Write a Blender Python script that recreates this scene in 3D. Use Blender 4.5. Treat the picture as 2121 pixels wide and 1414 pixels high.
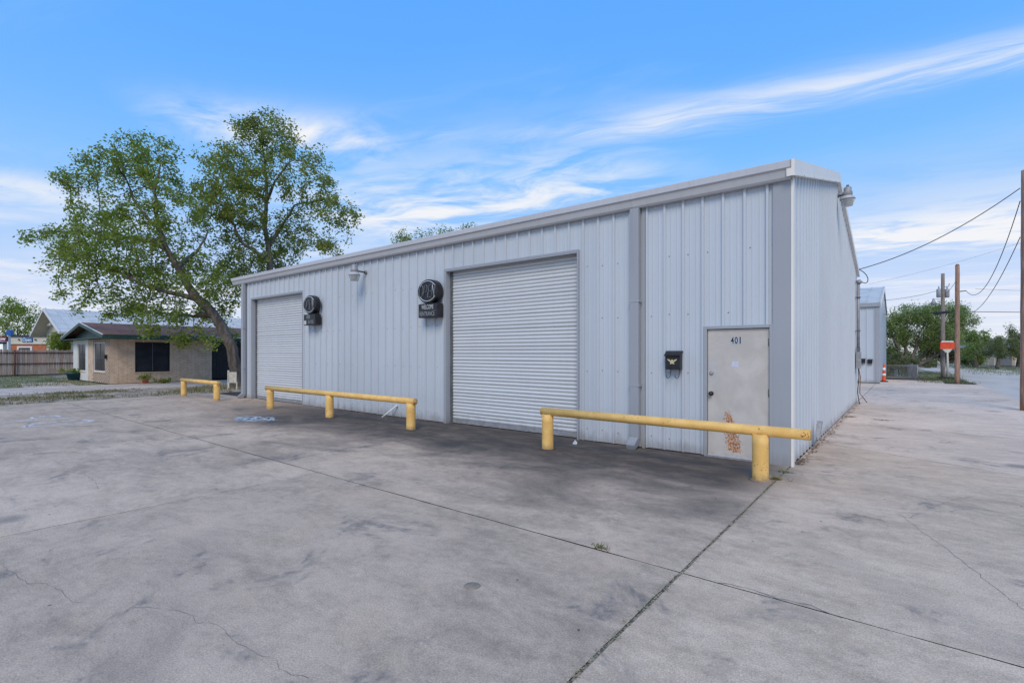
import bpy, math, random
import numpy as np
from mathutils import Vector, Matrix
random.seed(7); rng = np.random.default_rng(7)
for o in list(bpy.data.objects): bpy.data.objects.remove(o)
S = bpy.context.scene; C = S.collection
R = math.radians
# ------------------------------------------------------------------ camera
YAW = math.atan2(1880-1060.5, 1032.0)
cam = bpy.data.cameras.new('camera'); cam.lens = 36*1032/2121; cam.sensor_width = 36
cam.shift_y = (730-707)/2121; cam.clip_end = 3000; cam.clip_start = 0.05
co = bpy.data.objects.new('camera', cam); C.objects.link(co)
co.location = (0, 0, 1.7); co.rotation_euler = (R(90), 0, YAW); S.camera = co
# ------------------------------------------------------------------ node helper
class NT:
    def __init__(s, tree): s.t = tree; s.n = tree.nodes; s.l = tree.links
    def node(s, typ, **kw):
        n = s.n.new(typ)
        for k, v in kw.items(): setattr(n, k, v)
        return n
    def put(s, sock, v):
        if v is None: return
        if hasattr(v, 'is_output'): s.l.new(v, sock)
        else: sock.default_value = v
    def m(s, op, a, b=None, c=None, clamp=False):
        n = s.node('ShaderNodeMath', operation=op, use_clamp=clamp)
        s.put(n.inputs[0], a); s.put(n.inputs[1], b); s.put(n.inputs[2], c); return n.outputs[0]
    def vm(s, op, a, b=None):
        n = s.node('ShaderNodeVectorMath', operation=op); s.put(n.inputs[0], a); s.put(n.inputs[1], b); return n.outputs[0]
    def mix(s, f, a, b, mode='MIX'):
        n = s.node('ShaderNodeMix', data_type='RGBA', blend_type=mode)
        s.put(n.inputs[0], f)
        for sock, v in ((n.inputs[6], a), (n.inputs[7], b)):
            if isinstance(v, tuple) and len(v) == 3: v = v+(1,)
            s.put(sock, v)
        return n.outputs[2]
    def noise(s, vec, scale, detail=4, rough=.55, dist=0, out=0):
        n = s.node('ShaderNodeTexNoise'); s.put(n.inputs['Vector'], vec); n.inputs['Scale'].default_value = scale
        n.inputs['Detail'].default_value = detail; n.inputs['Roughness'].default_value = rough; n.inputs['Distortion'].default_value = dist
        return n.outputs[out]
    def voro(s, vec, scale, feature='F1', out='Distance', rnd=1):
        n = s.node('ShaderNodeTexVoronoi', feature=feature); s.put(n.inputs['Vector'], vec); n.inputs['Scale'].default_value = scale
        n.inputs['Randomness'].default_value = rnd; return n.outputs[out]
    def sm(s, x, a, b, lo=0., hi=1.):
        n = s.node('ShaderNodeMapRange', interpolation_type='SMOOTHSTEP'); s.put(n.inputs[0], x)
        for i, v in enumerate((a, b, lo, hi)): n.inputs[i+1].default_value = v
        return n.outputs[0]
    def sep(s, v):
        n = s.node('ShaderNodeSeparateXYZ'); s.put(n.inputs[0], v); return n.outputs
    def comb(s, x, y, z):
        n = s.node('ShaderNodeCombineXYZ'); s.put(n.inputs[0], x); s.put(n.inputs[1], y); s.put(n.inputs[2], z); return n.outputs[0]
    def scale(s, v, sc): return s.vm('MULTIPLY', v, sc)
# ------------------------------------------------------------------ world: blue evening sky with thin streaked cloud
SUN_EL, SUN_AZ = R(43), R(150)      # azimuth clockwise from +Y
W = bpy.data.worlds.new('World'); S.world = W; W.use_nodes = True
t = NT(W.node_tree); t.n.clear()
out = t.node('ShaderNodeOutputWorld'); bg = t.node('ShaderNodeBackground'); t.l.new(bg.outputs[0], out.inputs[0])
sky = t.node('ShaderNodeTexSky', sky_type='NISHITA', sun_disc=False, sun_elevation=SUN_EL, sun_rotation=SUN_AZ)
sky.air_density = 1.0; sky.dust_density = 0.0; sky.ozone_density = 2.5; sky.altitude = 300
d = t.node('ShaderNodeTexCoord').outputs['Generated']
dx, dy, dz = t.sep(d)
zc = t.m('MAXIMUM', dz, 0.02)
px, py = t.m('DIVIDE', dx, zc), t.m('DIVIDE', dy, zc)
P = t.comb(px, py, 0.)
def raydir(u, v):
    r = (u-1060.5)/1032; z = (730-v)/1032
    F = (-math.sin(YAW), math.cos(YAW)); Rr = (math.cos(YAW), math.sin(YAW))
    x, y = F[0]+Rr[0]*r, F[1]+Rr[1]*r
    return x/z, y/z
def band(u0, v0, u1, v1, w, fade=None):
    a, b = raydir(u0, v0), raydir(u1, v1)
    ex, ey = b[0]-a[0], b[1]-a[1]; L = math.hypot(ex, ey); ex /= L; ey /= L
    q = t.m('ADD', t.m('MULTIPLY', t.m('SUBTRACT', px, a[0]), -ey), t.m('MULTIPLY', t.m('SUBTRACT', py, a[1]), ex))
    al = t.m('ADD', t.m('MULTIPLY', t.m('SUBTRACT', px, a[0]), ex), t.m('MULTIPLY', t.m('SUBTRACT', py, a[1]), ey))
    g = t.m('POWER', 2.718, t.m('MULTIPLY', t.m('POWER', t.m('DIVIDE', q, w), 2.), -1.))
    if fade: g = t.m('MULTIPLY', g, t.m('MULTIPLY', t.sm(al, -fade, fade*.3), t.sm(al, L+fade, L-fade*.3)))
    return g, (ex, ey)
b1, (ex, ey) = band(1330, 258, 2250, 88, .15, .5)
b0, _ = band(680, 288, 1400, 262, .09, .5)
wob = t.noise(P, .9, 3, .5, 0, 1)
Pw = t.vm('ADD', P, t.scale(t.vm('SUBTRACT', wob, (.5, .5, .5)), (.5, .5, .5)))
sx, sy, _ = t.sep(Pw)
al = t.m('ADD', t.m('MULTIPLY', sx, ex), t.m('MULTIPLY', sy, ey)); ac = t.m('SUBTRACT', t.m('MULTIPLY', sy, ex), t.m('MULTIPLY', sx, ey))
streak = t.noise(t.comb(t.m('MULTIPLY', al, .42), t.m('MULTIPLY', ac, 1.5), 3.1), 1.5, 8, .6, .5)
fine = t.noise(t.comb(t.m('MULTIPLY', al, .8), t.m('MULTIPLY', ac, 5.5), 1.7), 2.2, 8, .65, .7)
puff = t.noise(t.comb(t.m('MULTIPLY', al, .25), t.m('MULTIPLY', ac, .55), 8.3), 1.1, 8, .62, .3)
puff2 = t.noise(t.comb(t.m('MULTIPLY', al, 1.0), t.m('MULTIPLY', ac, 1.5), 4.4), 2.1, 9, .6, .5)
b2, _ = band(420, 262, 740, 292, .22, .3)
b3, _ = band(760, 450, 1240, 395, .75, .8)
b4, _ = band(1790, 500, 2121, 470, .8, 1.2)
b5, _ = band(-40, 380, 130, 400, .3, .8)
dens = t.m('ADD', t.m('MULTIPLY', t.sm(streak, .55, .85), .13), t.m('MULTIPLY', t.m('ADD', b1, t.m('MULTIPLY', b0, .32)), t.sm(t.m('ADD', t.m('MULTIPLY', streak, .6), t.m('MULTIPLY', fine, .4)), .40, .66, .04, .72)))
for bb, amp in ((b2, 1.0), (b3, .85), (b4, 1.0), (b5, .6)):
    dens = t.m('ADD', dens, t.m('MULTIPLY', t.m('MULTIPLY', bb, amp), t.sm(t.m('ADD', t.m('MULTIPLY', puff, .45), t.m('MULTIPLY', puff2, .55)), .40, .60)))
low = t.sm(dz, .36, .06)
dens = t.m('ADD', dens, t.m('MULTIPLY', low, t.sm(t.m('ADD', t.m('MULTIPLY', puff, .75), t.m('MULTIPLY', puff2, .25)), .44, .66, 0, .75)))
dens = t.m('MINIMUM', dens, .95)
haze = t.m('POWER', 2.718, t.m('MULTIPLY', t.m('POWER', t.m('DIVIDE', t.m('MAXIMUM', dz, 0.), .20), 1.45), -1.))
skyc = t.mix(1., sky.outputs[0], (1.0, 2.35, 3.4), 'MULTIPLY')
skyc = t.mix(.72, t.vm('MINIMUM', skyc, (5.0, 6.5, 10.1)), (1.25, 4.25, 10.2))
skyc = t.mix(t.m('MULTIPLY', haze, .93), skyc, (8.5, 8.75, 9.3))
skyc = t.mix(dens, skyc, (9.2, 9.25, 9.5))
t.put(bg.inputs[0], skyc); bg.inputs[1].default_value = 0.1
# ------------------------------------------------------------------ sun (veiled, low contrast)
sl = bpy.data.lights.new('sun', 'SUN'); sl.energy = 2.1; sl.angle = R(28); sl.color = (1, .87, .70)
so = bpy.data.objects.new('sun', sl); C.objects.link(so)
sd = Vector((math.sin(SUN_AZ)*math.cos(SUN_EL), math.cos(SUN_AZ)*math.cos(SUN_EL), math.sin(SUN_EL)))
so.rotation_euler = (-sd).to_track_quat('-Z', 'Y').to_euler(); so.location = (15, -20, 30)
S.view_settings.view_transform = 'Standard'; S.view_settings.look = 'None'; S.view_settings.exposure = 0.0; S.view_settings.gamma = 1
S.view_settings.use_curve_mapping = False
S.render.engine = 'CYCLES'
# ------------------------------------------------------------------ pixel geometry (photo pixels -> world)
def ray(u, v):
    r = (u-1060.5)/1032; z = (730-v)/1032
    return (-math.sin(YAW)+math.cos(YAW)*r, math.cos(YAW)+math.sin(YAW)*r, z)
def G(u, v, z=0.):
    q = ray(u, v); k = (z-1.7)/q[2]; return Vector((q[0]*k, q[1]*k, z))
def D(u, v, dep):
    q = ray(u, v); return Vector((q[0]*dep, q[1]*dep, 1.7+q[2]*dep))
# ------------------------------------------------------------------ mesh builder
ORG = {}
class MB:
    def __init__(s): s.v = []; s.f = []; s.sm = []
    def add(s, vs, fs, smooth=False):
        k = len(s.v); s.v += [tuple(p) for p in vs]
        for f in fs: s.f.append(tuple(i+k for i in f)); s.sm.append(smooth)
        return s
    def box(s, x0, x1, y0, y1, z0, z1):
        return s.add([(x0,y0,z0),(x1,y0,z0),(x1,y1,z0),(x0,y1,z0),(x0,y0,z1),(x1,y0,z1),(x1,y1,z1),(x0,y1,z1)],
                     [(0,3,2,1),(4,5,6,7),(0,1,5,4),(1,2,6,5),(2,3,7,6),(3,0,4,7)])
    def tube(s, pts, rad, n=10, caps=True, smooth=True):
        pts = [Vector(p) for p in pts]; rr = rad if isinstance(rad, (list, tuple)) else [rad]*len(pts)
        vs = []; up = None
        for i, p in enumerate(pts):
            a = pts[max(i-1, 0)]; b = pts[min(i+1, len(pts)-1)]; tdir = (b-a).normalized()
            if up is None: up = Vector((0,0,1)) if abs(tdir.z) < .9 else Vector((1,0,0))
            e1 = tdir.cross(up).normalized(); e2 = e1.cross(tdir); up = e2
            for j in range(n):
                q = 2*math.pi*j/n; vs.append(p+(e1*math.cos(q)+e2*math.sin(q))*rr[i])
        fs = [(i*n+j, i*n+(j+1)%n, (i+1)*n+(j+1)%n, (i+1)*n+j) for i in range(len(pts)-1) for j in range(n)]
        s.add(vs, fs, smooth)
        if caps:
            k = len(s.v)-len(vs)
            s.f += [tuple(k+j for j in range(n))[::-1], tuple(k+(len(pts)-1)*n+j for j in range(n))]; s.sm += [False, False]
        return s
    def lathe(s, c, prof, n=20, axis=(0,0,1), smooth=True):
        c = Vector(c); ax = Vector(axis).normalized(); up = Vector((1,0,0)) if abs(ax.x) < .9 else Vector((0,1,0))
        e1 = ax.cross(up).normalized(); e2 = ax.cross(e1); vs = []
        for r, h in prof:
            for j in range(n):
                q = 2*math.pi*j/n; vs.append(c+ax*h+(e1*math.cos(q)+e2*math.sin(q))*r)
        s.add(vs, [(i*n+j, i*n+(j+1)%n, (i+1)*n+(j+1)%n, (i+1)*n+j) for i in range(len(prof)-1) for j in range(n)], smooth)
        k = len(s.v)-len(vs); s.f += [tuple(k+j for j in range(n))[::-1], tuple(k+(len(prof)-1)*n+j for j in range(n))]; s.sm += [False]*2
        return s
    def prism(s, poly, vec):
        n = len(poly); vec = Vector(vec); a = [Vector(p) for p in poly]
        return s.add(a+[p+vec for p in a], [tuple(range(n))[::-1], tuple(range(n, 2*n))]+[(i, (i+1)%n, n+(i+1)%n, n+i) for i in range(n)])
    def ribbon(s, pts, w, z, jit=0):
        pts = [Vector((p[0], p[1], z)) for p in pts]; vs = []
        for i, p in enumerate(pts):
            tdir = (pts[min(i+1, len(pts)-1)]-pts[max(i-1, 0)]).normalized(); nn = Vector((-tdir.y, tdir.x, 0))
            ww = w*(1+random.uniform(-jit, jit))*.5; vs += [p+nn*ww, p-nn*ww]
        return s.add(vs, [(2*i, 2*i+1, 2*i+3, 2*i+2) for i in range(len(pts)-1)])
    def build(s, name, mat, parent=None, bevel=0):
        me = bpy.data.meshes.new(name); og = ORG.get(parent.name, Vector()) if parent else Vector()
        me.from_pydata([(p[0]-og.x, p[1]-og.y, p[2]-og.z) for p in s.v], [], s.f)
        me.polygons.foreach_set('use_smooth', s.sm); me.materials.append(mat); me.validate(); me.update()
        o = bpy.data.objects.new(name, me); C.objects.link(o)
        if parent: o.parent = parent; ORG[o.name] = og
        if bevel:
            b = o.modifiers.new('bevel', 'BEVEL'); b.width = bevel; b.segments = 2; b.limit_method = 'ANGLE'
        return o
def tag(o, label=None, cat=None, group=None, kind=None):
    for k, v in (('label', label), ('category', cat), ('group', group), ('kind', kind)):
        if v: o[k] = v
    return o
def thing(name, loc, label, cat, group=None):
    o = bpy.data.objects.new(name, None); C.objects.link(o); o.location = loc; o.empty_display_size = .2
    ORG[o.name] = Vector(loc); return tag(o, label, cat, group)
def text(name, body, mat, size, M, parent, ext=.002, width=None, bold=0.):
    cu = bpy.data.curves.new(name, 'FONT'); cu.body = body; cu.size = size; cu.extrude = ext; cu.align_x = 'CENTER'; cu.align_y = 'CENTER'; cu.offset = bold
    to = bpy.data.objects.new(name+'_c', cu); C.objects.link(to)
    dg = bpy.context.evaluated_depsgraph_get(); me = bpy.data.meshes.new_from_object(to.evaluated_get(dg))
    bpy.data.objects.remove(to)
    co_ = np.array([v.co[:] for v in me.vertices]); w0 = np.ptp(co_[:, 0]); sx_ = (width/w0) if width else 1
    og = ORG.get(parent.name, Vector())
    for v in me.vertices: v.co = M @ Vector((v.co.x*sx_, v.co.y, v.co.z)) - og
    me.materials.clear(); me.materials.append(mat)
    o = bpy.data.objects.new(name, me); C.objects.link(o); o.parent = parent; ORG[o.name] = og; return o
def face_negY(x, y, z): return Matrix.Translation((x, y, z)) @ Matrix.Rotation(R(90), 4, 'X')
def face_posX(x, y, z): return Matrix.Translation((x, y, z)) @ Matrix.Rotation(R(90), 4, 'Z') @ Matrix.Rotation(R(90), 4, 'X')
# ------------------------------------------------------------------ materials
def newmat(name):
    m = bpy.data.materials.new(name); m.use_nodes = True; k = NT(m.node_tree); b = k.n['Principled BSDF']; return m, k, b
def pm(name, c, c2=None, scale=3., rough=.6, metal=0., bump=0., bscale=40., stretch=(1,1,1), spec=.4, lo=.35, hi=.65, detail=5):
    m, k, b = newmat(name); pos = k.node('ShaderNodeNewGeometry').outputs['Position']; v = k.scale(pos, stretch)
    if c2: k.put(b.inputs['Base Color'], k.mix(k.sm(k.noise(v, scale, detail, .6), lo, hi), c, c2))
    else: b.inputs['Base Color'].default_value = c+(1,)
    b.inputs['Roughness'].default_value = rough; b.inputs['Metallic'].default_value = metal; b.inputs['Specular IOR Level'].default_value = spec
    if bump:
        bn = k.node('ShaderNodeBump'); bn.inputs['Strength'].default_value = bump; bn.inputs['Distance'].default_value = .01
        k.put(bn.inputs['Height'], k.noise(v, bscale, 4, .6)); k.l.new(bn.outputs[0], b.inputs['Normal'])
    return m
def concrete(name, dark, light, stain_shade=True):
    m, k, b = newmat(name); pos = k.node('ShaderNodeNewGeometry').outputs['Position']; x, y, z = k.sep(pos)
    rnd = k.node('ShaderNodeObjectInfo').outputs['Random']
    n1 = k.noise(pos, .30, 5, .55, .3); n2 = k.noise(k.scale(pos, (.6, 1.2, 1)), 2.6, 9, .72, .5)
    n3 = k.noise(pos, 85, 3, .75); n4 = k.noise(pos, 11, 7, .75, .3); n5 = k.noise(pos, 240, 2, .6)
    f = k.m('ADD', k.m('MULTIPLY', n1, .34), k.m('ADD', k.m('MULTIPLY', n2, .40), k.m('MULTIPLY', n4, .26)))
    col = k.mix(k.sm(f, .36, .62), dark, light)
    warm = k.sm(k.noise(pos, .9, 5, .6, .5), .5, .72)
    col = k.mix(k.m('MULTIPLY', warm, .35), col, tuple(a*q for a, q in zip(light, (1.04, 1.0, .93))))
    # grime: blotchy tyre and oil darkening
    g = k.sm(k.noise(pos, 1.1, 10, .74, .5), .545, .645)
    g = k.m('MULTIPLY', g, k.sm(k.m('ADD', k.m('MULTIPLY', n4, .5), k.m('MULTIPLY', n3, .5)), .42, .56)); col = k.mix(k.m('MULTIPLY', g, .78), col, (.125, .118, .112))
    if stain_shade:   # tyre and oil marks on the apron plus the building's shade painted in, ragged
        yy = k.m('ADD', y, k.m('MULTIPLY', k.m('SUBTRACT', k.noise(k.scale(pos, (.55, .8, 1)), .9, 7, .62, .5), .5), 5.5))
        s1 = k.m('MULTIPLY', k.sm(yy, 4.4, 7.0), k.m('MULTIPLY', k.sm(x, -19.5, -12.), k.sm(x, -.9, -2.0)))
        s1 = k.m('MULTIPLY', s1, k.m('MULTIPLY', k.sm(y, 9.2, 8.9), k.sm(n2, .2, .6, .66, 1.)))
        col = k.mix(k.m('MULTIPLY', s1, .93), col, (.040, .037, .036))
    # tyre scuffs turning across the lot, drips of oil
    nn_ = k.node('ShaderNodeVectorMath', operation='LENGTH'); k.put(nn_.inputs[0], k.vm('SUBTRACT', k.scale(pos, (1, 1, 0)), (-9.5, -9.0, 0.)))
    rad_ = k.m('ADD', nn_.outputs['Value'], k.m('MULTIPLY', k.noise(pos, .5, 2), .5)); band_ = k.m('ABSOLUTE', k.m('SUBTRACT', k.m('FRACT', k.m('MULTIPLY', rad_, .21)), .5))
    tr_ = k.m('MULTIPLY', k.sm(band_, .06, .02), k.m('MULTIPLY', k.sm(k.noise(pos, .35, 3), .48, .62), k.sm(n4, .40, .62))); col = k.mix(k.m('MULTIPLY', tr_, .30), col, (.13, .122, .115))
    wh = k.m('MULTIPLY', k.sm(k.noise(pos, .7, 8, .7, .6), .58, .70), k.sm(n4, .45, .6)); col = k.mix(k.m('MULTIPLY', wh, .35), col, tuple(min(.9, q_*1.22) for q_ in light))
    drip = k.m('MULTIPLY', k.sm(k.voro(k.vm('ADD', pos, k.scale(k.noise(pos, 9, 3, .6, 0, 1), (.12, .12, 0))), .55), .14, .05), .55); col = k.mix(drip, col, (.12, .112, .108))
    dots = k.sm(k.voro(k.vm('ADD', pos, k.scale(k.noise(pos, 6, 2, .5, 0, 1), (.1, .1, .1))), 1.9), .035, .018)
    col = k.mix(k.m('MULTIPLY', dots, .7), col, (.05, .05, .05))
    sp = k.m('MULTIPLY', k.sm(n3, .3, .7, .76, 1.22), k.sm(n5, .3, .7, .84, 1.15))
    col = k.mix(1., col, k.comb(sp, sp, sp), 'MULTIPLY')
    rv = k.m('ADD', .93, k.m('MULTIPLY', rnd, .14)); col = k.mix(1., col, k.comb(rv, rv, rv), 'MULTIPLY')
    k.put(b.inputs['Base Color'], col); b.inputs['Roughness'].default_value = .82; b.inputs['Specular IOR Level'].default_value = .3
    bn = k.node('ShaderNodeBump'); bn.inputs['Strength'].default_value = .35; bn.inputs['Distance'].default_value = .006
    k.put(bn.inputs['Height'], k.m('ADD', k.m('MULTIPLY', n3, .6), n4)); k.l.new(bn.outputs[0], b.inputs['Normal'])
    return m
def paint(name, c, streak=.25, rough=.36, dirt=(.25, .24, .24), splash=True):
    """coated sheet metal: faint vertical runs, chalking, splashed dirt near the ground"""
    m, k, b = newmat(name); pos = k.node('ShaderNodeNewGeometry').outputs['Position']; x, y, z = k.sep(pos)
    runs = k.sm(k.noise(k.scale(pos, (9, 9, .35)), 1., 6, .65), .45, .75)
    blot = k.noise(pos, .7, 6, .6, .5)
    col = k.mix(k.sm(blot, .3, .7), c, tuple(q*.955 for q in c))
    col = k.mix(k.m('MULTIPLY', runs, streak), col, tuple(q*.72 for q in c))
    if splash:
        sp = k.m('MULTIPLY', k.sm(k.m('ADD', z, k.m('MULTIPLY', k.m('SUBTRACT', k.noise(k.scale(pos, (6, 6, 3)), 1., 6, .7), .5), .5)), .26, -.04), .7)
        col = k.mix(sp, col, dirt)
        spk = k.sm(k.voro(pos, 5.), .05, .02); col = k.mix(k.m('MULTIPLY', spk, k.sm(k.noise(pos, 1.3, 2), .5, .65, 0, .55)), col, (.12, .11, .11))
    rv = k.m('ADD', .965, k.m('MULTIPLY', k.node('ShaderNodeObjectInfo').outputs['Random'], .07)); col = k.mix(1., col, k.comb(rv, rv, rv), 'MULTIPLY')
    k.put(b.inputs['Base Color'], col); k.put(b.inputs['Roughness'], k.sm(blot, .3, .7, rough-.06, rough+.1)); b.inputs['Specular IOR Level'].default_value = .35
    bn = k.node('ShaderNodeBump'); bn.inputs['Strength'].default_value = .12; bn.inputs['Distance'].default_value = .02
    k.put(bn.inputs['Height'], k.noise(k.scale(pos, (1, 1, .5)), 2.2, 2, .5)); k.l.new(bn.outputs[0], b.inputs['Normal'])
    return m
def leafmat(name, cols, trans=.45):
    m, k, b = newmat(name); pos = k.node('ShaderNodeNewGeometry').outputs['Position']
    at = k.node('ShaderNodeAttribute', attribute_name='tint').outputs['Fac']
    col = k.mix(at, cols[0], cols[1]); col = k.mix(k.sm(k.noise(pos, .55, 3, .5), .45, .7), col, cols[2])
    k.put(b.inputs['Base Color'], col); b.inputs['Roughness'].default_value = .5; b.inputs['Specular IOR Level'].default_value = .3
    tr = k.node('ShaderNodeBsdfTranslucent'); k.put(tr.inputs[0], k.mix(1., col, (1.35, 1.45, .7), 'MULTIPLY'))
    mx = k.node('ShaderNodeMixShader'); mx.inputs[0].default_value = trans
    k.l.new(b.outputs[0], mx.inputs[1]); k.l.new(tr.outputs[0], mx.inputs[2]); k.l.new(mx.outputs[0], k.n['Material Output'].inputs[0]); return m
M = {}
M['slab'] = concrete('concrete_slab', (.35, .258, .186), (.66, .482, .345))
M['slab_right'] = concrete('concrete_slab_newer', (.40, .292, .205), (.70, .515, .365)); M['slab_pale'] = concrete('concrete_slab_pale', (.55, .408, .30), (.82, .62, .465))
M['drive'] = concrete('driveway_concrete', (.42, .34, .285), (.66, .53, .45), False)
M['joint'] = pm('joint_dirt', (.02, .019, .018), (.07, .062, .05), 14, .95, bump=.4)
M['grit'] = pm('joint_grit', (.11, .09, .066), (.40, .33, .245), 30, .95, bump=.6, bscale=90, lo=.4, hi=.62); M['patch'] = pm('grout_patch', (.25, .19, .135), (.34, .265, .195), 20, .9)
M['crack'] = pm('crack', (.12, .11, .10), (.30, .27, .245), 14, .95)
M['wall'] = paint('wall_paint', (.525, .56, .60), .14)
M['wall2'] = paint('wall_paint_far', (.525, .56, .60), .14)
M['shutter'] = paint('shutter_paint', (.63, .64, .645), .14, .38)
M['trim'] = paint('trim_paint', (.36, .375, .40), .22, .45)
M['gutter'] = paint('gutter_paint', (.53, .52, .53), .25, .45, splash=False)
M['rake'] = paint('rake_paint', (.86, .80, .72), .35, .45, splash=False)
M['roof'] = pm('roof_metal', (.42, .43, .44), (.50, .50, .50), 1.5, .45, .2)
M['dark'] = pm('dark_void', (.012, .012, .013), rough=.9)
M['liner'] = pm('liner', (.08, .08, .09), rough=.9)
def yellowmat():
    m, k, b = newmat('yellow_paint'); pos = k.node('ShaderNodeNewGeometry').outputs['Position']; x, y, z = k.sep(pos)
    col = k.mix(k.sm(k.noise(pos, 5, 6, .65), .35, .65), (.76, .45, .13), (.86, .54, .18))
    col = k.mix(k.sm(k.noise(k.scale(pos, (1, 1, 3)), 7, 7, .7), .56, .74, 0, .5), col, (.50, .31, .11))
    dirt = k.sm(k.m('ADD', z, k.m('MULTIPLY', k.m('SUBTRACT', k.noise(pos, 13, 6, .7), .5), .22)), .13, -.03, 0, .75); col = k.mix(dirt, col, (.20, .15, .09))
    chip = k.m('MULTIPLY', k.sm(k.noise(pos, 30, 5, .65), .62, .66), k.sm(k.noise(pos, 3.1, 3), .48, .58)); col = k.mix(chip, col, k.mix(k.noise(pos, 60), (.10, .05, .03), (.30, .13, .05)))
    k.put(b.inputs['Base Color'], col); b.inputs['Roughness'].default_value = .52; b.inputs['Specular IOR Level'].default_value = .35
    bn = k.node('ShaderNodeBump'); bn.inputs['Strength'].default_value = .35; bn.inputs['Distance'].default_value = .006
    k.put(bn.inputs['Height'], k.m('SUBTRACT', k.noise(pos, 16, 5, .65), k.m('MULTIPLY', chip, .6))); k.l.new(bn.outputs[0], b.inputs['Normal']); return m
M['yellow'] = yellowmat()
M['yellow_worn'] = pm('yellow_paint_worn', (.30, .15, .06), (.62, .42, .15), 22, .6)
M['rust'] = pm('rust', (.20, .06, .02), (.38, .16, .06), 30, .9)
M['black'] = pm('black_paint', (.014, .014, .016), (.024, .023, .026), 8, .42)
M['gold'] = pm('gold_emblem', (.72, .60, .36), rough=.32, metal=.55)
M['steel'] = pm('galvanised', (.26, .26, .27), (.36, .355, .36), 12, .55, .2)
M['steel_dark'] = pm('dull_steel', (.13, .14, .15), (.20, .20, .21), 12, .5, .5)
M['brass_old'] = pm('old_hinge', (.16, .14, .11), (.26, .22, .15), 30, .5, .5)
M['white'] = pm('white_plastic', (.74, .74, .74), (.64, .64, .64), 9, .5)
M['neon'] = pm('neon_glass', (.66, .67, .68), rough=.25)
M['neon_grey'] = pm('neon_glass_unlit', (.20, .215, .24), rough=.25)
M['letter'] = pm('panel_letter', (.55, .55, .53), rough=.5)
M['letter_dim'] = pm('panel_letter_faded', (.30, .31, .32), rough=.5)
M['navy'] = pm('navy_number', (.012, .018, .045), rough=.4)
M['sticker'] = pm('number_sticker', (.46, .48, .52), rough=.4)
M['paper'] = pm('paper_note', (.66, .66, .74), (.52, .53, .66), 60, .8)
M['wood'] = pm('pole_wood', (.25, .14, .095), (.40, .25, .18), 6, .9, bump=.5, bscale=12, stretch=(5, 5, .4))
M['wood2'] = pm('pole_wood_grey', (.20, .155, .13), (.32, .255, .22), 6, .9, bump=.5, bscale=12, stretch=(5, 5, .4))
M['wire'] = pm('cable', (.02, .02, .022), rough=.6)
M['orange'] = pm('orange_plastic', (.72, .10, .025), (.60, .085, .02), 12, .5)
M['board'] = pm('orange_board', (.78, .085, .02), (.62, .06, .02), 5, .5)
M['cream'] = pm('cream_paint', (.62, .58, .48), (.52, .48, .40), 8, .6)
M['asphalt'] = pm('asphalt', (.49, .415, .34), (.60, .51, .425), .5, .85, bump=.3, bscale=60, stretch=(1, .25, 1))
M['brick'] = pm('buff_brick', (.60, .435, .305), (.74, .555, .41), 2.8, .85, bump=.3, detail=8)
M['mortar'] = pm('mortar', (.29, .23, .18), (.36, .29, .235), 8, .95)
M['green'] = pm('green_paint', (.022, .06, .052), (.03, .08, .07), 3, .55)
M['shingle'] = pm('shingle', (.18, .088, .062), (.28, .15, .11), 9, .9, bump=.5, bscale=18, stretch=(1, .5, 1))
M['screen'] = pm('window_screen', (.012, .013, .017), (.026, .028, .034), 2, .35)
M['glass'] = pm('dark_glass', (.02, .023, .03), rough=.12, spec=.6)
M['metalroof'] = pm('standing_seam', (.50, .49, .46), (.60, .585, .55), 1.2, .6, 0)
M['tan'] = pm('tan_wall', (.50, .45, .38), (.57, .52, .44), 1.5, .8)
M['offwhite'] = pm('offwhite_paint', (.66, .65, .62), (.72, .71, .68), 3, .6)
M['picket'] = pm('cedar', (.24, .165, .125), (.42, .31, .245), 3.2, .9, bump=.4, stretch=(3, 7, .5), lo=.25, hi=.75)
M['picket2'] = pm('cedar_grey', (.30, .23, .19), (.47, .375, .31), 3.2, .9, bump=.4, stretch=(3, 7, .5), lo=.25, hi=.75)
M['railbrown'] = pm('fence_rail', (.07, .03, .03), (.10, .048, .045), 5, .7)
M['blue'] = pm('blue_sign', (.018, .11, .34), rough=.4); M['maroon'] = pm('maroon_sign', (.19, .012, .035), rough=.4)
M['white_letter'] = pm('white_letter', (.82, .82, .82), rough=.5)
M['terracotta'] = pm('terracotta', (.38, .13, .07), (.46, .18, .10), 8, .8); M['teal'] = pm('teal_pot', (.012, .07, .10), rough=.45)
M['rustwall'] = pm('orange_stucco', (.42, .13, .06), (.48, .17, .08), 2, .85)
M['navyblue'] = pm('navy_tarp', (.012, .018, .04), (.03, .04, .075), 3, .6)
M['soil'] = pm('soil', (.22, .165, .11), (.46, .355, .265), 1.6, .95, bump=.6, bscale=9, detail=9)
M['ground'] = pm('dry_ground', (.13, .14, .065), (.36, .31, .24), .7, .95, bump=.6, bscale=6, detail=9)
M['lawn'] = pm('lawn_soil', (.10, .125, .045), (.30, .27, .17), .9, .95, bump=.6, bscale=9, detail=9)
M['bark'] = pm('bark', (.075, .06, .048), (.17, .14, .115), 4, .95, bump=.8, bscale=14, stretch=(2, 2, .7))
M['bark_grey'] = pm('bark_grey', (.10, .09, .08), (.22, .20, .175), 5, .95, bump=.8, bscale=14, stretch=(2, 2, .7))
M['leaf'] = leafmat('leaf_oak', ((.115, .165, .032), (.30, .345, .075), (.215, .275, .055)))
M['leaf_y'] = leafmat('leaf_olive', ((.125, .165, .035), (.31, .325, .08), (.23, .265, .06)))
M['leaf_m'] = leafmat('leaf_mesquite', ((.135, .185, .065), (.30, .345, .13), (.20, .25, .085)))
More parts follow.
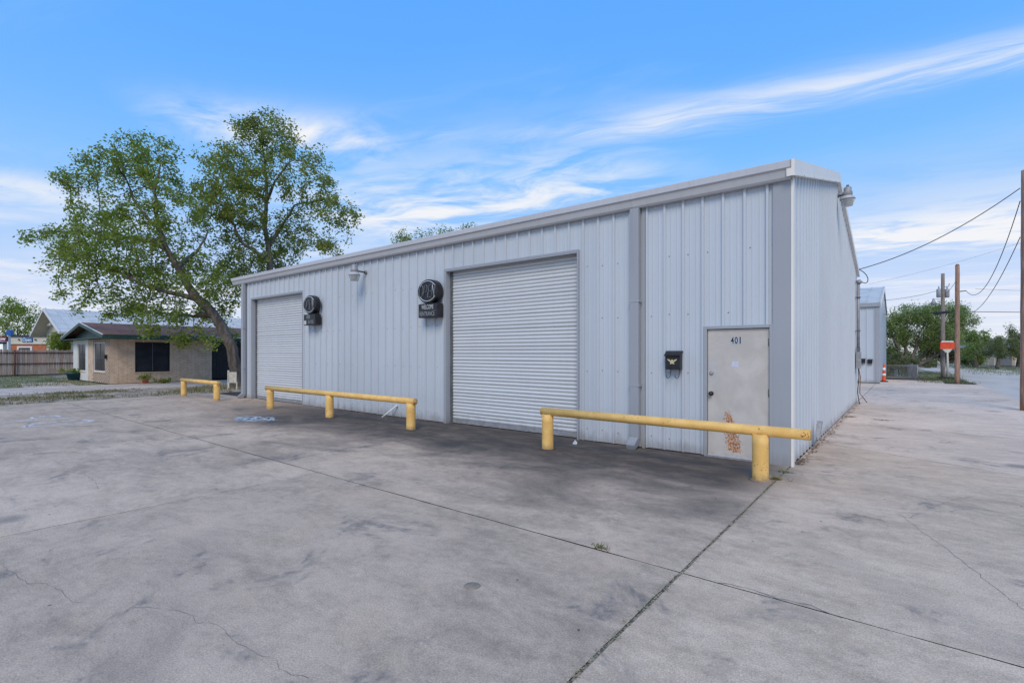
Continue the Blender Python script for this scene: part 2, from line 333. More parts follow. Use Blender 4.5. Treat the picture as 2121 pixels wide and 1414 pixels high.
M['leaf_d'] = leafmat('leaf_dusty', ((.13, .15, .075), (.25, .25, .13), (.17, .185, .095)))
M['leaf_b'] = leafmat('leaf_brown', ((.09, .075, .04), (.14, .10, .055), (.075, .085, .04)))
M['grass'] = leafmat('grass_blade', ((.095, .12, .03), (.26, .24, .10), (.17, .17, .055)), .25)
M['grass_dry'] = leafmat('dry_grass_blade', ((.15, .13, .055), (.32, .27, .14), (.12, .125, .045)), .2)
M['straw'] = leafmat('dry_straw', ((.34, .28, .15), (.46, .40, .24), (.24, .22, .10)), .2)
M['dryleaf'] = leafmat('dry_leaf', ((.14, .07, .03), (.26, .15, .07), (.10, .06, .035)), .15)
def chalk(name, c):
    m, k, b = newmat(name); pos = k.node('ShaderNodeNewGeometry').outputs['Position']
    b.inputs['Base Color'].default_value = c+(1,); b.inputs['Roughness'].default_value = .95
    k.put(b.inputs['Alpha'], k.sm(k.noise(pos, 14, 6, .75), .34, .56, .15, .95)); return m
M['chalk_w'] = chalk('white_chalk', (.80, .80, .82)); M['chalk_b'] = chalk('blue_chalk', (.56, .72, .80))
def doormat():
    m, k, b = newmat('door_paint'); pos = k.node('ShaderNodeNewGeometry').outputs['Position']; x, y, z = k.sep(pos)
    n = k.noise(pos, 2.2, 6, .6, .4); col = k.mix(k.sm(n, .35, .68), (.50, .455, .41), (.60, .55, .50))
    # patch of primer at the lock
    pt = k.m('MULTIPLY', k.sm(k.m('ABSOLUTE', k.m('SUBTRACT', x, -2.5)), .13, .05), k.m('MULTIPLY', k.sm(z, 1.05, 1.3), k.sm(z, 1.72, 1.5)))
    col = k.mix(k.m('MULTIPLY', pt, k.sm(k.noise(pos, 9, 5, .7), .4, .6, 0, .6)), col, (.52, .53, .54))
    # rust eating through the lower half: blobs on a slanted path
    cxl = k.m('ADD', -2.245, k.m('MULTIPLY', k.m('SUBTRACT', .62, z), .17))
    w = k.sm(z, .85, .35, .07, .15)
    e = k.m('DIVIDE', k.m('ABSOLUTE', k.m('SUBTRACT', x, cxl)), w)
    nn = k.m('ADD', k.m('MULTIPLY', k.noise(k.comb(x, 0., k.m('MULTIPLY', z, .7)), 42, 5, .6, .4), .66), k.m('MULTIPLY', k.noise(k.comb(x, 2., z), 110, 3, .6), .34))
    env = k.m('MULTIPLY', k.sm(e, 1.25, .25), k.m('MULTIPLY', k.sm(z, .04, .16), k.sm(z, .86, .66)))
    msk = k.sm(k.m('ADD', k.m('MULTIPLY', env, .17), nn), .625, .645)
    msk = k.m('MULTIPLY', msk, k.sm(env, .02, .2))
    rc = k.mix(k.sm(k.noise(pos, 45, 3), .4, .6), (.27, .09, .03), (.58, .26, .10))
    col = k.mix(msk, col, rc)
    edge = k.m('MULTIPLY', k.sm(z, .09, .03), k.sm(k.noise(pos, 12, 5, .7), .42, .6)); col = k.mix(k.m('MULTIPLY', edge, .7), col, (.2, .17, .15))
    k.put(b.inputs['Base Color'], col); k.put(b.inputs['Roughness'], k.m('ADD', .5, k.m('MULTIPLY', msk, .4))); return m
M['door'] = doormat()
# ------------------------------------------------------------------ ground, lot, road
def struct(mb, name, mat, parent=None):
    o = mb.build(name, mat, parent)
    if not parent: tag(o, kind='structure')
    return o
struct(MB().add([(-900,-900,-.07),(900,-900,-.07),(900,900,-.07),(-900,900,-.07)], [(0,1,2,3)]), 'ground', M['ground'])
bed = struct(MB().add([(-23.0,-16,-.035),(3.6,-16,-.035),(3.6,44,-.035),(-23.0,44,-.035)], [(0,1,2,3)]), 'concrete_lot', M['joint'])
def jline(a, b, amp, n=None):
    a, b = Vector(a), Vector(b); L = (b-a).length; n = n or max(2, int(L/.12)); nn = Vector((-(b-a).y, (b-a).x))/L
    w = 0; pts = []
    for i in range(n+1):
        w = .6*w+random.uniform(-amp, amp); f = i/n
        pts.append(a+(b-a)*f+nn*(w if 0 < i < n else 0))
    return pts
def slab(x0, x1, y0, y1, gap=.008, amp=.003, corners=None, wide_l=0, wide_r=0, mat=None):
    gx_ = .003; cs = corners or [(x0+gx_+wide_l, y0+gap), (x1-gx_-wide_r, y0+gap), (x1-gx_-wide_r, y1-gap), (x0+gx_+wide_l, y1-gap)]
    pts = []
    for i in range(4): pts += jline(cs[i], cs[(i+1)%4], amp)[:-1]
    mb = MB().prism([(p.x, p.y, -.034) for p in pts], (0, 0, .034))
    o = mb.build('concrete_slab', mat or M['slab'], bed); o.data.materials.append(M['joint'])
    for p_ in o.data.polygons:
        if p_.normal.z < .5: p_.material_index = 1
    return o
YJ = 3.83; XJ = -1.37
xs_far = [-22.9, -17.1, -7.72, XJ]; xs_near = [-22.9, -17.05, -11.75, -6.55, XJ]
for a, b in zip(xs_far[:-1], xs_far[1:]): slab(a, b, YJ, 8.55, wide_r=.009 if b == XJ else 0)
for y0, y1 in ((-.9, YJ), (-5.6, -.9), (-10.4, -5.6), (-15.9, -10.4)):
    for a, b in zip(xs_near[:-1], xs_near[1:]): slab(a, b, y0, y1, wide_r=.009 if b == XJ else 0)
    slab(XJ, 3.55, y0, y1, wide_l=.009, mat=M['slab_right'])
ys = [(YJ, YJ), (11.05, 8.6), (14.55, 13.5), (18.6, 18.2), (22.6, 22.6), (27.4, 27.3), (31.2, 31.4), (36.0, 36.0)]
for i in range(len(ys)-1):
    (a0, a1), (b0, b1) = ys[i], ys[i+1]; g = .006; xe = [3.5, 3.45, 3.4, 3.3, 3.2, 3.12, 3.05, 2.95]
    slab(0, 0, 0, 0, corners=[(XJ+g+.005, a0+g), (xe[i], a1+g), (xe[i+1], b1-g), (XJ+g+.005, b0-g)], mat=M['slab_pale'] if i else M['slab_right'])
for a, b in ((20.9, 27.4), (27.4, 34.0)):
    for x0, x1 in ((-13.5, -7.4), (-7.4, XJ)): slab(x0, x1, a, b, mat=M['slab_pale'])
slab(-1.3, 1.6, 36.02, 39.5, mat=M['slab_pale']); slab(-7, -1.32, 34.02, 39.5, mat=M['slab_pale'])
fl_ = MB(); yv = -15.
while yv < 8.3: fl_.box(XJ-.013, XJ+.013, yv, yv+.07, -.03, -.001-random.random()*.009); yv += .0705
tag(fl_.build('joint_filler', M['grit'], bed), kind='stuff')
def crack(px_, wid=.003):
    pts = [G(*p) for p in px_]; o2 = []
    for a, b in zip(pts[:-1], pts[1:]):
        n = max(3, int((b-a).length/.05)); dd = (b-a); nn = Vector((-dd.y, dd.x, 0)).normalized()
        for i in range(n): o2.append(a+dd*(i/n)+nn*random.uniform(-.012, .012))
    o2.append(pts[-1]); MB().ribbon(o2, wid, .0016, .75).build('crack', M['crack'], bed)
q = 1.7675
crack([(p[0]/q, 900+p[1]/q) for p in ((0,470),(40,500),(110,545),(170,545),(235,575),(245,600),(300,615))])
crack([(p[0]/q, 900+p[1]/q) for p in ((480,628),(610,635),(710,660),(720,690),(770,690),(830,715),(870,765),(940,800),(1010,825),(1040,870),(1130,890))], .003)
crack([(p[0]/q, 900+p[1]/q) for p in ((300,140),(350,170),(362,200))], .003)
q = 2.303
crack([(1200+p[0]/q, 860+p[1]/q) for p in ((1520,465),(1580,510),(1640,560),(1700,600),(1770,650),(1830,700),(1890,740),(1940,790),(2010,840),(2060,880),(2121,925))], .003)
crack([(1200+p[0]/q, 860+p[1]/q) for p in ((1570,490),(1630,465),(1700,430),(1800,400),(1880,385))], .003)
crack([(1200+p[0]/q, 860+p[1]/q) for p in ((640,795),(800,820),(940,870),(1100,905),(1250,965))], .006)
# small dark patch set in the slab
pc = G(978, 1213); MB().lathe((pc.x, pc.y, 0), [(.062, .0005), (.06, .0022), (.0, .0022)], 22).build('round_patch', M['patch'], bed)
# driveway, walk, verge soil
struct(MB().prism([(-33.6,-25,-.06),(-28.4,-25,-.06),(-28.4,26,-.06),(-33.6,26,-.06)], (0,0,.055)), 'driveway', M['drive'])
struct(MB().prism([(-38.6,4.6,-.06),(-33.6,4.2,-.06),(-33.6,6.2,-.06),(-38.6,6.7,-.06)], (0,0,.05)), 'walkway', M['drive'])
def bumpy(x0, x1, y0, y1, z, amp, st, mat, name):
    nx, ny = int((x1-x0)/st)+1, int((y1-y0)/st)+1; vs = []
    for i in range(nx+1):
        for j in range(ny+1):
            e = 0 if i in (0, nx) else amp
            vs.append((x0+(x1-x0)*i/nx, y0+(y1-y0)*j/ny, z+random.uniform(-e, e)))
    return struct(MB().add(vs, [(i*(ny+1)+j, (i+1)*(ny+1)+j, (i+1)*(ny+1)+j+1, i*(ny+1)+j+1) for i in range(nx) for j in range(ny)], True), name, mat)
bumpy(-28.4, -22.9, -14, 22, -.015, .02, .35, M['soil'], 'verge_soil')
bumpy(-60, -33.6, -14, 7.4, -.02, .02, .6, M['lawn'], 'lawn')
road = [(5.2,-60),(3.7,0),(3.5,10),(3.15,25),(3.0,36),(2.3,52),(.4,75),(-4,100),(-16,150),(-8,150),(0,97),(5.2,76.4),(8.2,65.5),(12.5,50),(15.5,36),(17,15),(18,-60)]
struct(MB().prism([(a, b, -.066) for a, b in road], (0, 0, .046)), 'road', M['asphalt'])
# ------------------------------------------------------------------ main metal building
XL, YF, YB, EZ, RY, RZ = -19.75, 8.44, 20.64, 4.50, 14.54, 6.05
B = thing('metal_building', (XL, YF, 0), 'long pale blue ribbed metal workshop building with two roll-up doors', 'building')
RIB = .3235; RH = .038; FLK = .026
def prof(s0, s1, ph):
    """(position, outward offset) points of the ribbed sheet between s0 and s1"""
    pts = {s0: None, s1: None}; k0 = int(math.floor((s0-ph)/RIB))-1
    for k in range(k0, int((s1-ph)/RIB)+3):
        c = ph+k*RIB
        for off in (-FLK, -.017, .017, FLK, .095, .103, .117, .125, .198, .206, .220, .228):
            if s0 < c+off < s1: pts[c+off] = None
    def h(s):
        dlt = (s-ph) % RIB; dd = min(dlt, RIB-dlt)
        if dd <= .0171: return RH
        if dd < FLK: return RH*(FLK-dd)/(FLK-.017)
        for c in (.110, .213):
            if abs(dlt-c) <= .0072: return .005
        return 0
    return [(s, h(s)) for s in sorted(pts)]
def panel(axis, s0, s1, zlo, zhi, ph, base, sign, parent, mat):
    vs = []
    for s, hh in prof(s0, s1, ph):
        hi = zhi(s) if callable(zhi) else zhi
        for z in (zlo, hi):
            vs.append((s, base+sign*hh, z) if axis == 'x' else (base+sign*hh, s, z))
    n = len(vs)//2
    return MB().add(vs, [(2*i, 2*i+2, 2*i+3, 2*i+1) for i in range(n-1)]).build('wall_panel', mat, parent)
openings = [(-18.93, -15.31, 3.65), (-8.72, -5.03, 3.65), (-2.63, -1.60, 2.13)]
pb = [-1.60]
k = -1.685-.06
while k > XL+.2: pb.append(k); k -= 3*RIB
cuts = sorted(set([XL+.2]+pb+[e for o_ in openings for e in o_[:2]]))
for a, b in zip(cuts[:-1], cuts[1:]):
    if b-a < .01: continue
    zl = .015+random.uniform(-.004, .004)
    for o_ in openings:
        if a >= o_[0]-.001 and b <= o_[1]+.001: zl = o_[2]
    panel('x', a, b, zl, 4.42, -1.685, YF, -1, B, M['wall'])
def ztop(y): return EZ-.06+(RZ-EZ)*(1-abs(y-RY)/(RY-YF))
k = YF+.05; ycuts = [k]
while k < YB-.05: k = min(k+3*.311, YB); ycuts.append(k)
RIB_F = RIB; RIB = .311; RH = .026; FLK = .028
for a, b in zip(ycuts[:-1], ycuts[1:]):
    if a < RY < b:
        panel('y', a, RY, .02, ztop, 8.722, XJ, 1, B, M['wall']); panel('y', RY, b, .02, ztop, 8.722, XJ, 1, B, M['wall'])
    else: panel('y', a, b, .02+random.uniform(-.004, .004), ztop, 8.722, XJ, 1, B, M['wall'])
RIB = RIB_F; RH = .03; FLK = .042
# liner behind the sheets, far walls
lm = MB()
for a, b, zl in ((XL+.1,-18.95,0),(-18.95,-15.29,3.68),(-15.29,-8.74,0),(-8.74,-5.01,3.68),(-5.01,-2.65,0),(-2.65,-1.58,2.16),(-1.58,-1.42,0)):
    lm.box(a, b, YF+.04, YF+.20, zl, 4.40)
lm.box(XL+.02, XL+.1, YF+.05, YB, 0, 4.4); lm.box(XL+.1, XJ-.03, YB-.1, YB, 0, 4.4)
lm.prism([(XJ-.12, YF+.2, 0), (XJ-.12, YB-.1, 0), (XJ-.12, YB-.1, 4.40), (XJ-.12, RY, 5.93), (XJ-.12, YF+.2, 4.40)], (.09, 0, 0))
lm.prism([(XL+.03, YF+.2, 4.4), (XL+.03, YB-.1, 4.4), (XL+.03, RY, 5.93)], (.07, 0, 0)); lm.box(XL+.2, XJ-.2, YF+1.2, YF+1.25, 0, 4.3)
lm.build('wall_liner', M['liner'], B)
# roof slopes with seams
for sgn, nm in ((1, 'f'), (-1, 'b')):
    ye = YF-.08 if sgn == 1 else YB+.08
    rm = MB().prism([(XL-.05, ye, EZ-.03), (XJ+.06, ye, EZ-.03), (XJ+.06, RY, RZ-.02), (XL-.05, RY, RZ-.02)], (0, 0, .03)).build('roof_slope', M['roof'], B)
    mb = MB(); x = XL+.3
    while x < XJ: mb.prism([(x-.03, ye, EZ), (x+.03, ye, EZ), (x+.03, RY, RZ+.01), (x-.03, RY, RZ+.01)], (0, 0, .035)); x += .61
    mb.build('roof_rib', M['roof'], rm)
# gutter in sections: sculpted profile
gx = [XL-.55, -16.05, -11.1, -7.62, -3.83, XJ+.02]
gp = [(YF-.02, 4.27), (YF-.10, 4.27), (YF-.125, 4.30), (YF-.155, 4.40), (YF-.185, 4.425), (YF-.185, 4.525), (YF-.175, 4.535), (YF-.16, 4.525), (YF-.02, 4.50)]
for i, (a, b) in enumerate(zip(gx[:-1], gx[1:])):
    go = MB().prism([(a+.003, y, z) for y, z in gp], (b-a-.006, 0, 0)).build('gutter_section', M['gutter'], B)
    if i:
        MB().prism([(a-.03, y-.004 if y < YF-.03 else y, z-.002) for y, z in gp[1:7]], (.033+.03*(i % 2), 0, 0)).build('gutter_seam', M['gutter'], go)
MB().prism([(XJ+.021, y, z) for y, z in gp], (.012, 0, 0)).build('gutter_end_cap', M['trim'], B)
# corner trims, rake trim
MB().box(-1.605, XJ-.0005, YF-.045, YF-.002, .0, 4.27).box(XJ, XJ+.012, YF-.045, YF+.05, 0, 4.27).build('corner_trim', M['trim'], B)
MB().box(XJ+.012, XJ+.042, YF-.044, YF+.055, .0, 4.30).build('corner_trim', M['rake'], B)
MB().box(XL-.02, XL+.22, YF-.045, YF+.2, 0, 4.27).build('corner_trim', M['trim'], B)
for ya, yb in ((YF-.17, RY), (RY, YB+.17)):
    za = EZ+.035 if ya < RY-1 else RZ+.05; zb = RZ+.05 if yb <= RY else EZ+.035
    mb = MB().prism([(XJ-.03, ya, za-.24), (XJ-.03, yb, zb-.24), (XJ-.03, yb, zb), (XJ-.03, ya, za)], (.105, 0, 0))
    mb.prism([(XJ+.075, ya, za-.245), (XJ+.075, yb, zb-.245), (XJ+.075, yb, zb-.215), (XJ+.075, ya, za-.215)], (.012, 0, 0))
    ro = mb.build('rake_trim', M['rake'], B)
    yy = ya+.8
    while yy < yb:
        zz = za+(zb-za)*(yy-ya)/(yb-ya); MB().lathe((XJ+.0875, yy, zz-.23), [(.009, 0), (.009, .006)], 6, (1, 0, 0)).build('screw', M['steel'], ro); yy += 1.1
# screw heads in rows on the sheets (uncountable: one part)
mb = MB()
for z in (.22, 1.35, 2.35, 3.35):
    for i in range(56):
        x = -1.685+.075-RIB*i
        if x < XL+.3 or any(o_[0]-.05 < x < o_[1]+.05 and z < o_[2]+.1 for o_ in openings) or random.random() < .25: continue
        mb.lathe((x, YF, z+random.uniform(-.015, .015)), [(.010, 0), (.010, .005), (.005, .009)], 6, (0, -1, 0), False)
    for i in range(37):
        y = 8.722+.075+.311*i
        if y > YB-.1 or random.random() < .3: continue
        mb.lathe((XJ, y, z+random.uniform(-.015, .015)), [(.010, 0), (.010, .005), (.005, .009)], 6, (1, 0, 0), False)
tag(mb.build('screw_heads', M['steel_dark'], B), kind='stuff')
# downspouts with kick-out elbows
def downspout(x0, x1, front, big):
    o = MB().box(x0, x1, front-.105, front-.002, .16 if big else .1, 4.265).build('downspout', M['trim'], B, .008)
    xm = (x0+x1)/2; w = (x1-x0)/2-.004
    MB().prism([(xm-w, front-.10, .20), (xm-w, front-.03, .20), (xm-w, front-.05, .06), (xm-w, front-.24, -.0), (xm-w, front-.26, .075)], (2*w, 0, 0)).build('elbow', M['trim'], o)
    for z in (1.1, 2.6): MB().box(x0-.02, x1+.02, front-.11, front-.003, z, z+.03).build('strap', M['trim'], o)
downspout(-3.90, -3.735, YF-.036, True); downspout(-19.50, -19.36, YF-.046, False)
MB().box(-3.715, -3.66, YF-.03, YF-.001, 0, 4.27).build('panel_end_trim', M['trim'], B)
# roll-up doors
sm_ = None
def rollup(x0, x1, lab):
    global sm_
    yd = YF+.15; hs = .0785; n = 46
    bar = MB().box(x0+.02, x1-.02, yd-.03, yd+.03, .01, .10).build('roll_up_door', M['steel'], B, .004); bar['label'] = lab
    if sm_ is None:
        vs = []; ar = [(0, 0), (-.004, .004), (-.018, .016), (-.024, .036), (-.021, .056), (-.008, .070), (-.002, .0735), (.012, .0785), (.012, 0)]
        sm_ = MB().prism([(0, a, b) for a, b in ar], (x1-x0-.03, 0, 0)).build('slat', M['shutter'], bar); first = sm_; L0 = x1-x0-.03
        for p in sm_.data.vertices: p.co += ORG[bar.name]
        sm_['L'] = L0
    for i in range(n):
        if i == 0 and sm_.parent == bar and 'used' not in sm_: o = sm_; sm_['used'] = 1
        else: o = sm_.copy(); C.objects.link(o)
        o.parent = bar; og = ORG[bar.name]; o.location = Vector((x0+.015, yd+random.uniform(-.005, .005), .10+i*hs))-og; o.scale.x = (x1-x0-.03)/sm_['L']
        ORG[o.name] = og
    tr = MB()
    tr.box(x0-.02, x0+.002, YF-.046, YF+.22, 0, 3.67).box(x1-.002, x1+.02, YF-.046, YF+.22, 0, 3.67).box(x0+.003, x1-.003, YF-.046, YF+.22, 3.645, 3.672)
    tr.box(x0-.07, x0-.02, YF-.048, YF-.004, 0, 3.70).box(x1+.02, x1+.035, YF-.048, YF-.004, 0, 3.70).box(x0-.02, x1+.02, YF-.049, YF-.005, 3.673, 3.71)
    tr.build('door_trim', M['trim'], B)
    MB().box(x0+.003, x0+.07, YF+.10, YF+.14, 0, 3.64).box(x1-.07, x1-.003, YF+.10, YF+.14, 0, 3.64).build('guide_track', M['steel_dark'], B)
    MB().box(x0+.01, x1-.01, yd+.02, yd+.05, 3.5, 3.645).build('hood', M['steel_dark'], B)
rollup(-18.91, -15.33, 'white roll-up door nearest the tree'); rollup(-8.70, -5.05, 'white roll-up door near the building middle')
# entry door 401
MB().box(-2.632,-2.582,YF-.05,YF+.11,0,2.132).box(-1.652,-1.606,YF-.05,YF+.11,0,2.132).box(-2.581,-1.653,YF-.05,YF+.11,2.082,2.132).build('door_frame', M['trim'], B, .004)
ed = MB().box(-2.575, -1.660, YF-.012, YF+.03, .02, 2.075).build('entry_door', M['door'], B, .004); ed['label'] = 'pale grey steel door numbered 401 with rust eating its lower half'
MB().box(-2.58, -1.655, YF-.04, YF+.06, 0, .018).build('threshold', M['steel'], ed)
MB().box(-2.574, -1.66, YF-.024, YF-.013, .022, .05).build('kick_strip', M['gutter'], ed)
MB().lathe((-2.517, YF-.012, 1.034), [(.034, 0), (.036, .008), (.014, .012), (.014, .035), (.030, .042), (.034, .058), (.026, .072), (.0, .074)], 20, (0, -1, 0)).build('knob', M['black'], ed)
MB().lathe((-2.517, YF-.012, 1.367), [(.034, 0), (.034, .010), (.026, .018), (.010, .019), (.0, .019)], 20, (0, -1, 0)).build('deadbolt', M['steel'], ed)
for z in (.28, 1.08, 1.86):
    h_ = MB().box(-1.675, -1.664, YF-.02, YF-.0125, z-.06, z+.06); h_.tube([(-1.657, YF-.022, z-.062), (-1.657, YF-.022, z+.062)], .008, 8); h_.build('hinge', M['brass_old'], ed)
for i, ch in enumerate('401'):
    x = -2.193+.058*i
    MB().box(x-.026, x+.026, YF-.0135, YF-.0122, 1.832, 1.945).build('number_sticker', M['sticker'], ed)
    text('numeral', ch, M['navy'], .148, face_negY(x, YF-.0145, 1.889), ed, .0006, .045 if ch != '1' else .017, bold=.0022)
MB().box(-2.205, -2.105, YF-.0133, YF-.0122, 1.472, 1.555).build('paper_notice', M['paper'], ed)
# stub bits on the side wall foot and the condensate pipe
o = thing('wall_pipe', (-11.0, YF, .2), 'white plastic drain pipe slanting down from the blue wall behind the middle rail', 'pipe')
a = Vector((-10.55, YF-.04, .30)); b = Vector((-10.75, YF-.36, .012)); MB().tube([a, b], .021, 10).build('tube', M['white'], o); MB().lathe(a, [(.032, -.01), (.032, .03)], 12, (b-a)).build('collar', M['white'], o)
o = thing('metal_bracket', (XJ+.1, 10.4, 0), 'bent grey metal strip standing against the side wall near the corner', 'bracket')
p0, p1, p2 = Vector((XJ+.06, 10.15, .0)), Vector((XJ+.10, 10.33, .20)), Vector((XJ+.12, 10.55, .44))
MB().prism([p0+Vector((0,-.02,0)), p0+Vector((0,.02,0)), p1+Vector((0,.035,0)), p1+Vector((0,-.03,0))], (.012, 0, 0)).build('stem', M['steel_dark'], o)
MB().prism([p1+Vector((-.03,-.04,-.02)), p1+Vector((-.03,.06,-.02)), p2+Vector((-.03,.06,0)), p2+Vector((-.03,-.05,.03))], (.075, 0, 0)).build('plate', M['steel'], o)
MB().tube([p2+Vector((-.03,-.12,-.04)), p2+Vector((-.03,-.03,-.03))], .006, 6).build('hook', M['steel_dark'], o)
# ------------------------------------------------------------------ dusk-to-dawn lamps
def barn_lamp(mount, outv, label, reach=.36):
    mount, outv = Vector(mount), Vector(outv); o = thing('wall_lamp', mount, label, 'lamp', 'dusk to dawn lamps on the building')
    MB().lathe(mount, [(.055, 0), (.05, .02), (.02, .03)], 12, outv).build('wall_plate', M['steel_dark'], o)
    c = mount+outv*reach
    MB().tube([mount+outv*.02, mount+outv*reach*.7+Vector((0,0,.005)), c+Vector((0,0,.0))], .023, 10).build('arm', M['steel_dark'], o)
    hd = MB().lathe(c, [(.085, -.035), (.10, -.02), (.10, .05), (.082, .075), (.082, .15), (.06, .175), (.02, .18)], 22).build('housing', M['steel'], o)
    MB().lathe(c+Vector((0,0,.18)), [(.03, 0), (.03, .045), (.0, .05)], 14).build('photocell', M['steel_dark'], hd)
    MB().lathe(c, [(.10, -.036), (.155, -.10), (.16, -.125), (.15, -.125), (.09, -.037)], 26).build('reflector', M['lampgrey'], o)
    pr = []
    for i in range(9):
        f = i/8; pr.append((.148-.045*f+(.006 if i % 2 else 0), -.127-.15*f))
    MB().lathe(c, pr+[(.0, -.285)], 26).build('lens', M['lens'], o)
m, k, b = newmat('ribbed_lens'); M['lampgrey'] = pm('lamp_grey', (.42, .42, .43), (.52, .51, .50), 9, .5); b.inputs['Base Color'].default_value = (.46, .46, .46, 1); b.inputs['Roughness'].default_value = .22; b.inputs['Transmission Weight'].default_value = .35; M['lens'] = m
barn_lamp((-11.93, YF-.035, 3.95), (0, -1, 0), 'grey barn light with ribbed lens between the two open signs')
barn_lamp((XJ+.04, 14.40, 5.50), (1, 0, 0), 'grey barn light under the gable peak above the side wall', .20)
# ------------------------------------------------------------------ neon open signs
def open_sign(cx_, zc, l1, l2, label, block=False):
    yb = YF-.036; th = .18; o = thing('open_sign', (cx_, yb, zc-.6), label, 'sign')
    A, Bz = .36, .287; n = 40
    ov = [(cx_+A*math.cos(2*math.pi*i/n), yb-.05, zc+Bz*math.sin(2*math.pi*i/n)) for i in range(n)]
    cs = MB().prism(ov, (0, -th, 0)).build('oval_case', M['black'], o, .012)
    MB().box(cx_-.12, cx_+.12, yb-.05, yb+.03, zc-.12, zc+.12).build('mount', M['black'], o)
    yf = yb-.05-th-.012
    for a0, a1 in ((32, 148), (212, 328)):
        pts = [(cx_+(A-.055)*math.cos(R(a0+(a1-a0)*i/16)), yf, zc+(Bz-.045)*math.sin(R(a0+(a1-a0)*i/16))) for i in range(17)]
        MB().tube(pts, .009, 6).build('neon_arc', M['neon'], cs)
    def stroke(pts, mat='neon_grey'): MB().tube([(cx_+x*.82-.01, yf, zc+z*.92) for x, z in pts], .0075, 6).build('neon_letter', M[mat], cs)
    sl_ = lambda z: z*.18
    stroke([(-.255+.085*math.cos(R(a))+sl_(.16*math.sin(R(a))), .16*math.sin(R(a))) for a in range(0, 361, 20)])
    stroke([(-.135+sl_(-.16), -.16), (-.135+sl_(.16), .16), (-.04, .165), (.01, .12), (.005, .04), (-.04, -.02), (-.10, -.02)])
    stroke([(.185, .165), (.07+sl_(.16), .165), (.05+sl_(-.15), -.16), (.16, -.165)]); stroke([(.085, .0), (.165, .0)])
    stroke([(.195, -.16), (.235, .16)]); stroke([(.235, .165), (.30, -.155)], 'letter'); stroke([(.31, -.16), (.355, .16)])
    bx = MB().box(cx_-.335, cx_+.335, yb-.05-th, yb-.03, zc-.635, zc-.30).build('message_box', M['black'], o, .01)
    MB().box(cx_-.12, cx_+.12, yb-.2, yb-.06, zc-.31, zc-.25).build('neck', M['black'], o)
    MB().box(cx_-.32, cx_+.32, yb-.05-th-.006, yb-.05-th-.001, zc-.470, zc-.464).build('divider', M['steel_dark'], bx)
    yt = yb-.05-th-.004
    text('message', l1[0], M['letter'], .15, face_negY(cx_+l1[1], yt, zc-.388), bx, .002, l1[2])
    text('message', l2[0], M['letter_dim'], .15, face_negY(cx_+l2[1], yt, zc-.550), bx, .002, l2[2])
    if block: MB().box(cx_-.30, cx_-.17, yt-.003, yt, zc-.61, zc-.49).build('message_block', M['letter'], bx)
    return o
open_sign(-9.10, 3.185, ('WELCOME', .0, .42), ('RENTRANCE', -.02, .53), 'black oval open sign over a message box reading WELCOME')
o = open_sign(-14.5, 3.185, ('113', -.07, .15), ('18-7102', .08, .31), 'black oval open sign beside the roll-up door nearest the tree', True)
# ------------------------------------------------------------------ mailbox with eagle
def mailbox(x, y, z, label, emblem=True, s=1., group=None):
    o = thing('mailbox', (x, y, z), label, 'mailbox', group); w, d_, h_ = .128*s, .11*s, .27*s
    MB().box(x-w, x+w, y-d_, y+.02, z, z+h_).build('box', M['black'], o, .006)
    ld = MB().prism([(x-w-.014, y+.02, z+h_+.045*s), (x-w-.014, y-.02*s, z+h_+.045*s), (x-w-.014, y-d_-.03*s, z+h_-.035*s), (x-w-.014, y-d_-.022*s, z+h_-.045*s), (x-w-.014, y+.02, z+h_+.02*s)], (2*w+.028, 0, 0)).build('lid', M['black'], o, .003)
    for sx_ in (-.052*s, .098*s):
        px_ = x+sx_-.01; MB().tube([(px_+.012*s, y-.05*s, z+.005), (px_+.010*s, y-.06*s, z-.10*s), (px_, y-.085*s, z-.135*s), (px_-.018*s, y-.105*s, z-.15*s), (px_-.035*s, y-.12*s, z-.125*s), (px_-.045*s, y-.125*s, z-.10*s)], .0055*s, 7).build('paper_hook', M['black'], o)
    if emblem:
        half = [(.006,.028),(.012,.020),(.020,.012),(.030,.014),(.050,.030),(.088,.036),(.074,.018),(.060,.006),(.045,-.006),(.030,-.014),(.022,-.016),(.040,-.024),(.030,-.034),(.040,-.052),(.026,-.050),(.016,-.040),(.006,-.046)]
        pts = half+[(-a, b) for a, b in half[::-1]]
        MB().prism([(x+a*s-.004, y-d_-.007, z+.14*s+b*s) for a, b in pts], (0, .006, 0)).build('emblem', M['gold'], o)
    return o
mailbox(-3.115, YF-.045, 1.415, 'black wall mailbox with gold eagle left of the pale door')
# ------------------------------------------------------------------ yellow pipe guard rails
def rail(posts, x0, x1, y, zt, label, overlap):
    o = thing('guard_rail', (posts[0], y, 0), label, 'guard rail', 'yellow pipe rails before the doors'); rr, rp = .070, .102
    for x in posts:
        p = MB().lathe((x, y, -.02), [(rp+.006, .0), (rp+.003, .03), (rp, .06), (rp, .30), (rp*.99, .5), (rp, zt-2*rr+.045)], 28).build('post', M['yellow'], o)
        MB().lathe((x, y, 0), [(rp+.045, .001), (rp+.02, .006), (rp+.004, .014)], 18).build('base_grout', M['slab'], p)
        MB().lathe((x, y, zt-2*rr-.004), [(rp*.80, 0), (rp*.86, .012), (rp*.70, .03)], 20).build('weld', M['yellow_worn'], p)
    MB().tube([(x0, y, zt-rr), (x1, y, zt-rr)], rr, 28).build('rail', M['yellow'], o)
    for x, s_ in ((x0, -1), (x1, 1)):
        MB().lathe((x, y, zt-rr), [(rr*.96, 0), (rr*.9, .004*1), (.0, .005)], 24, (s_, 0, 0)).build('end_cap', M['yellow_worn'], o)
    return o
rail([-22.14, -19.04], -22.36, -18.84, 7.27, .70, 'short yellow pipe guard rail on two posts left of the building', 0)
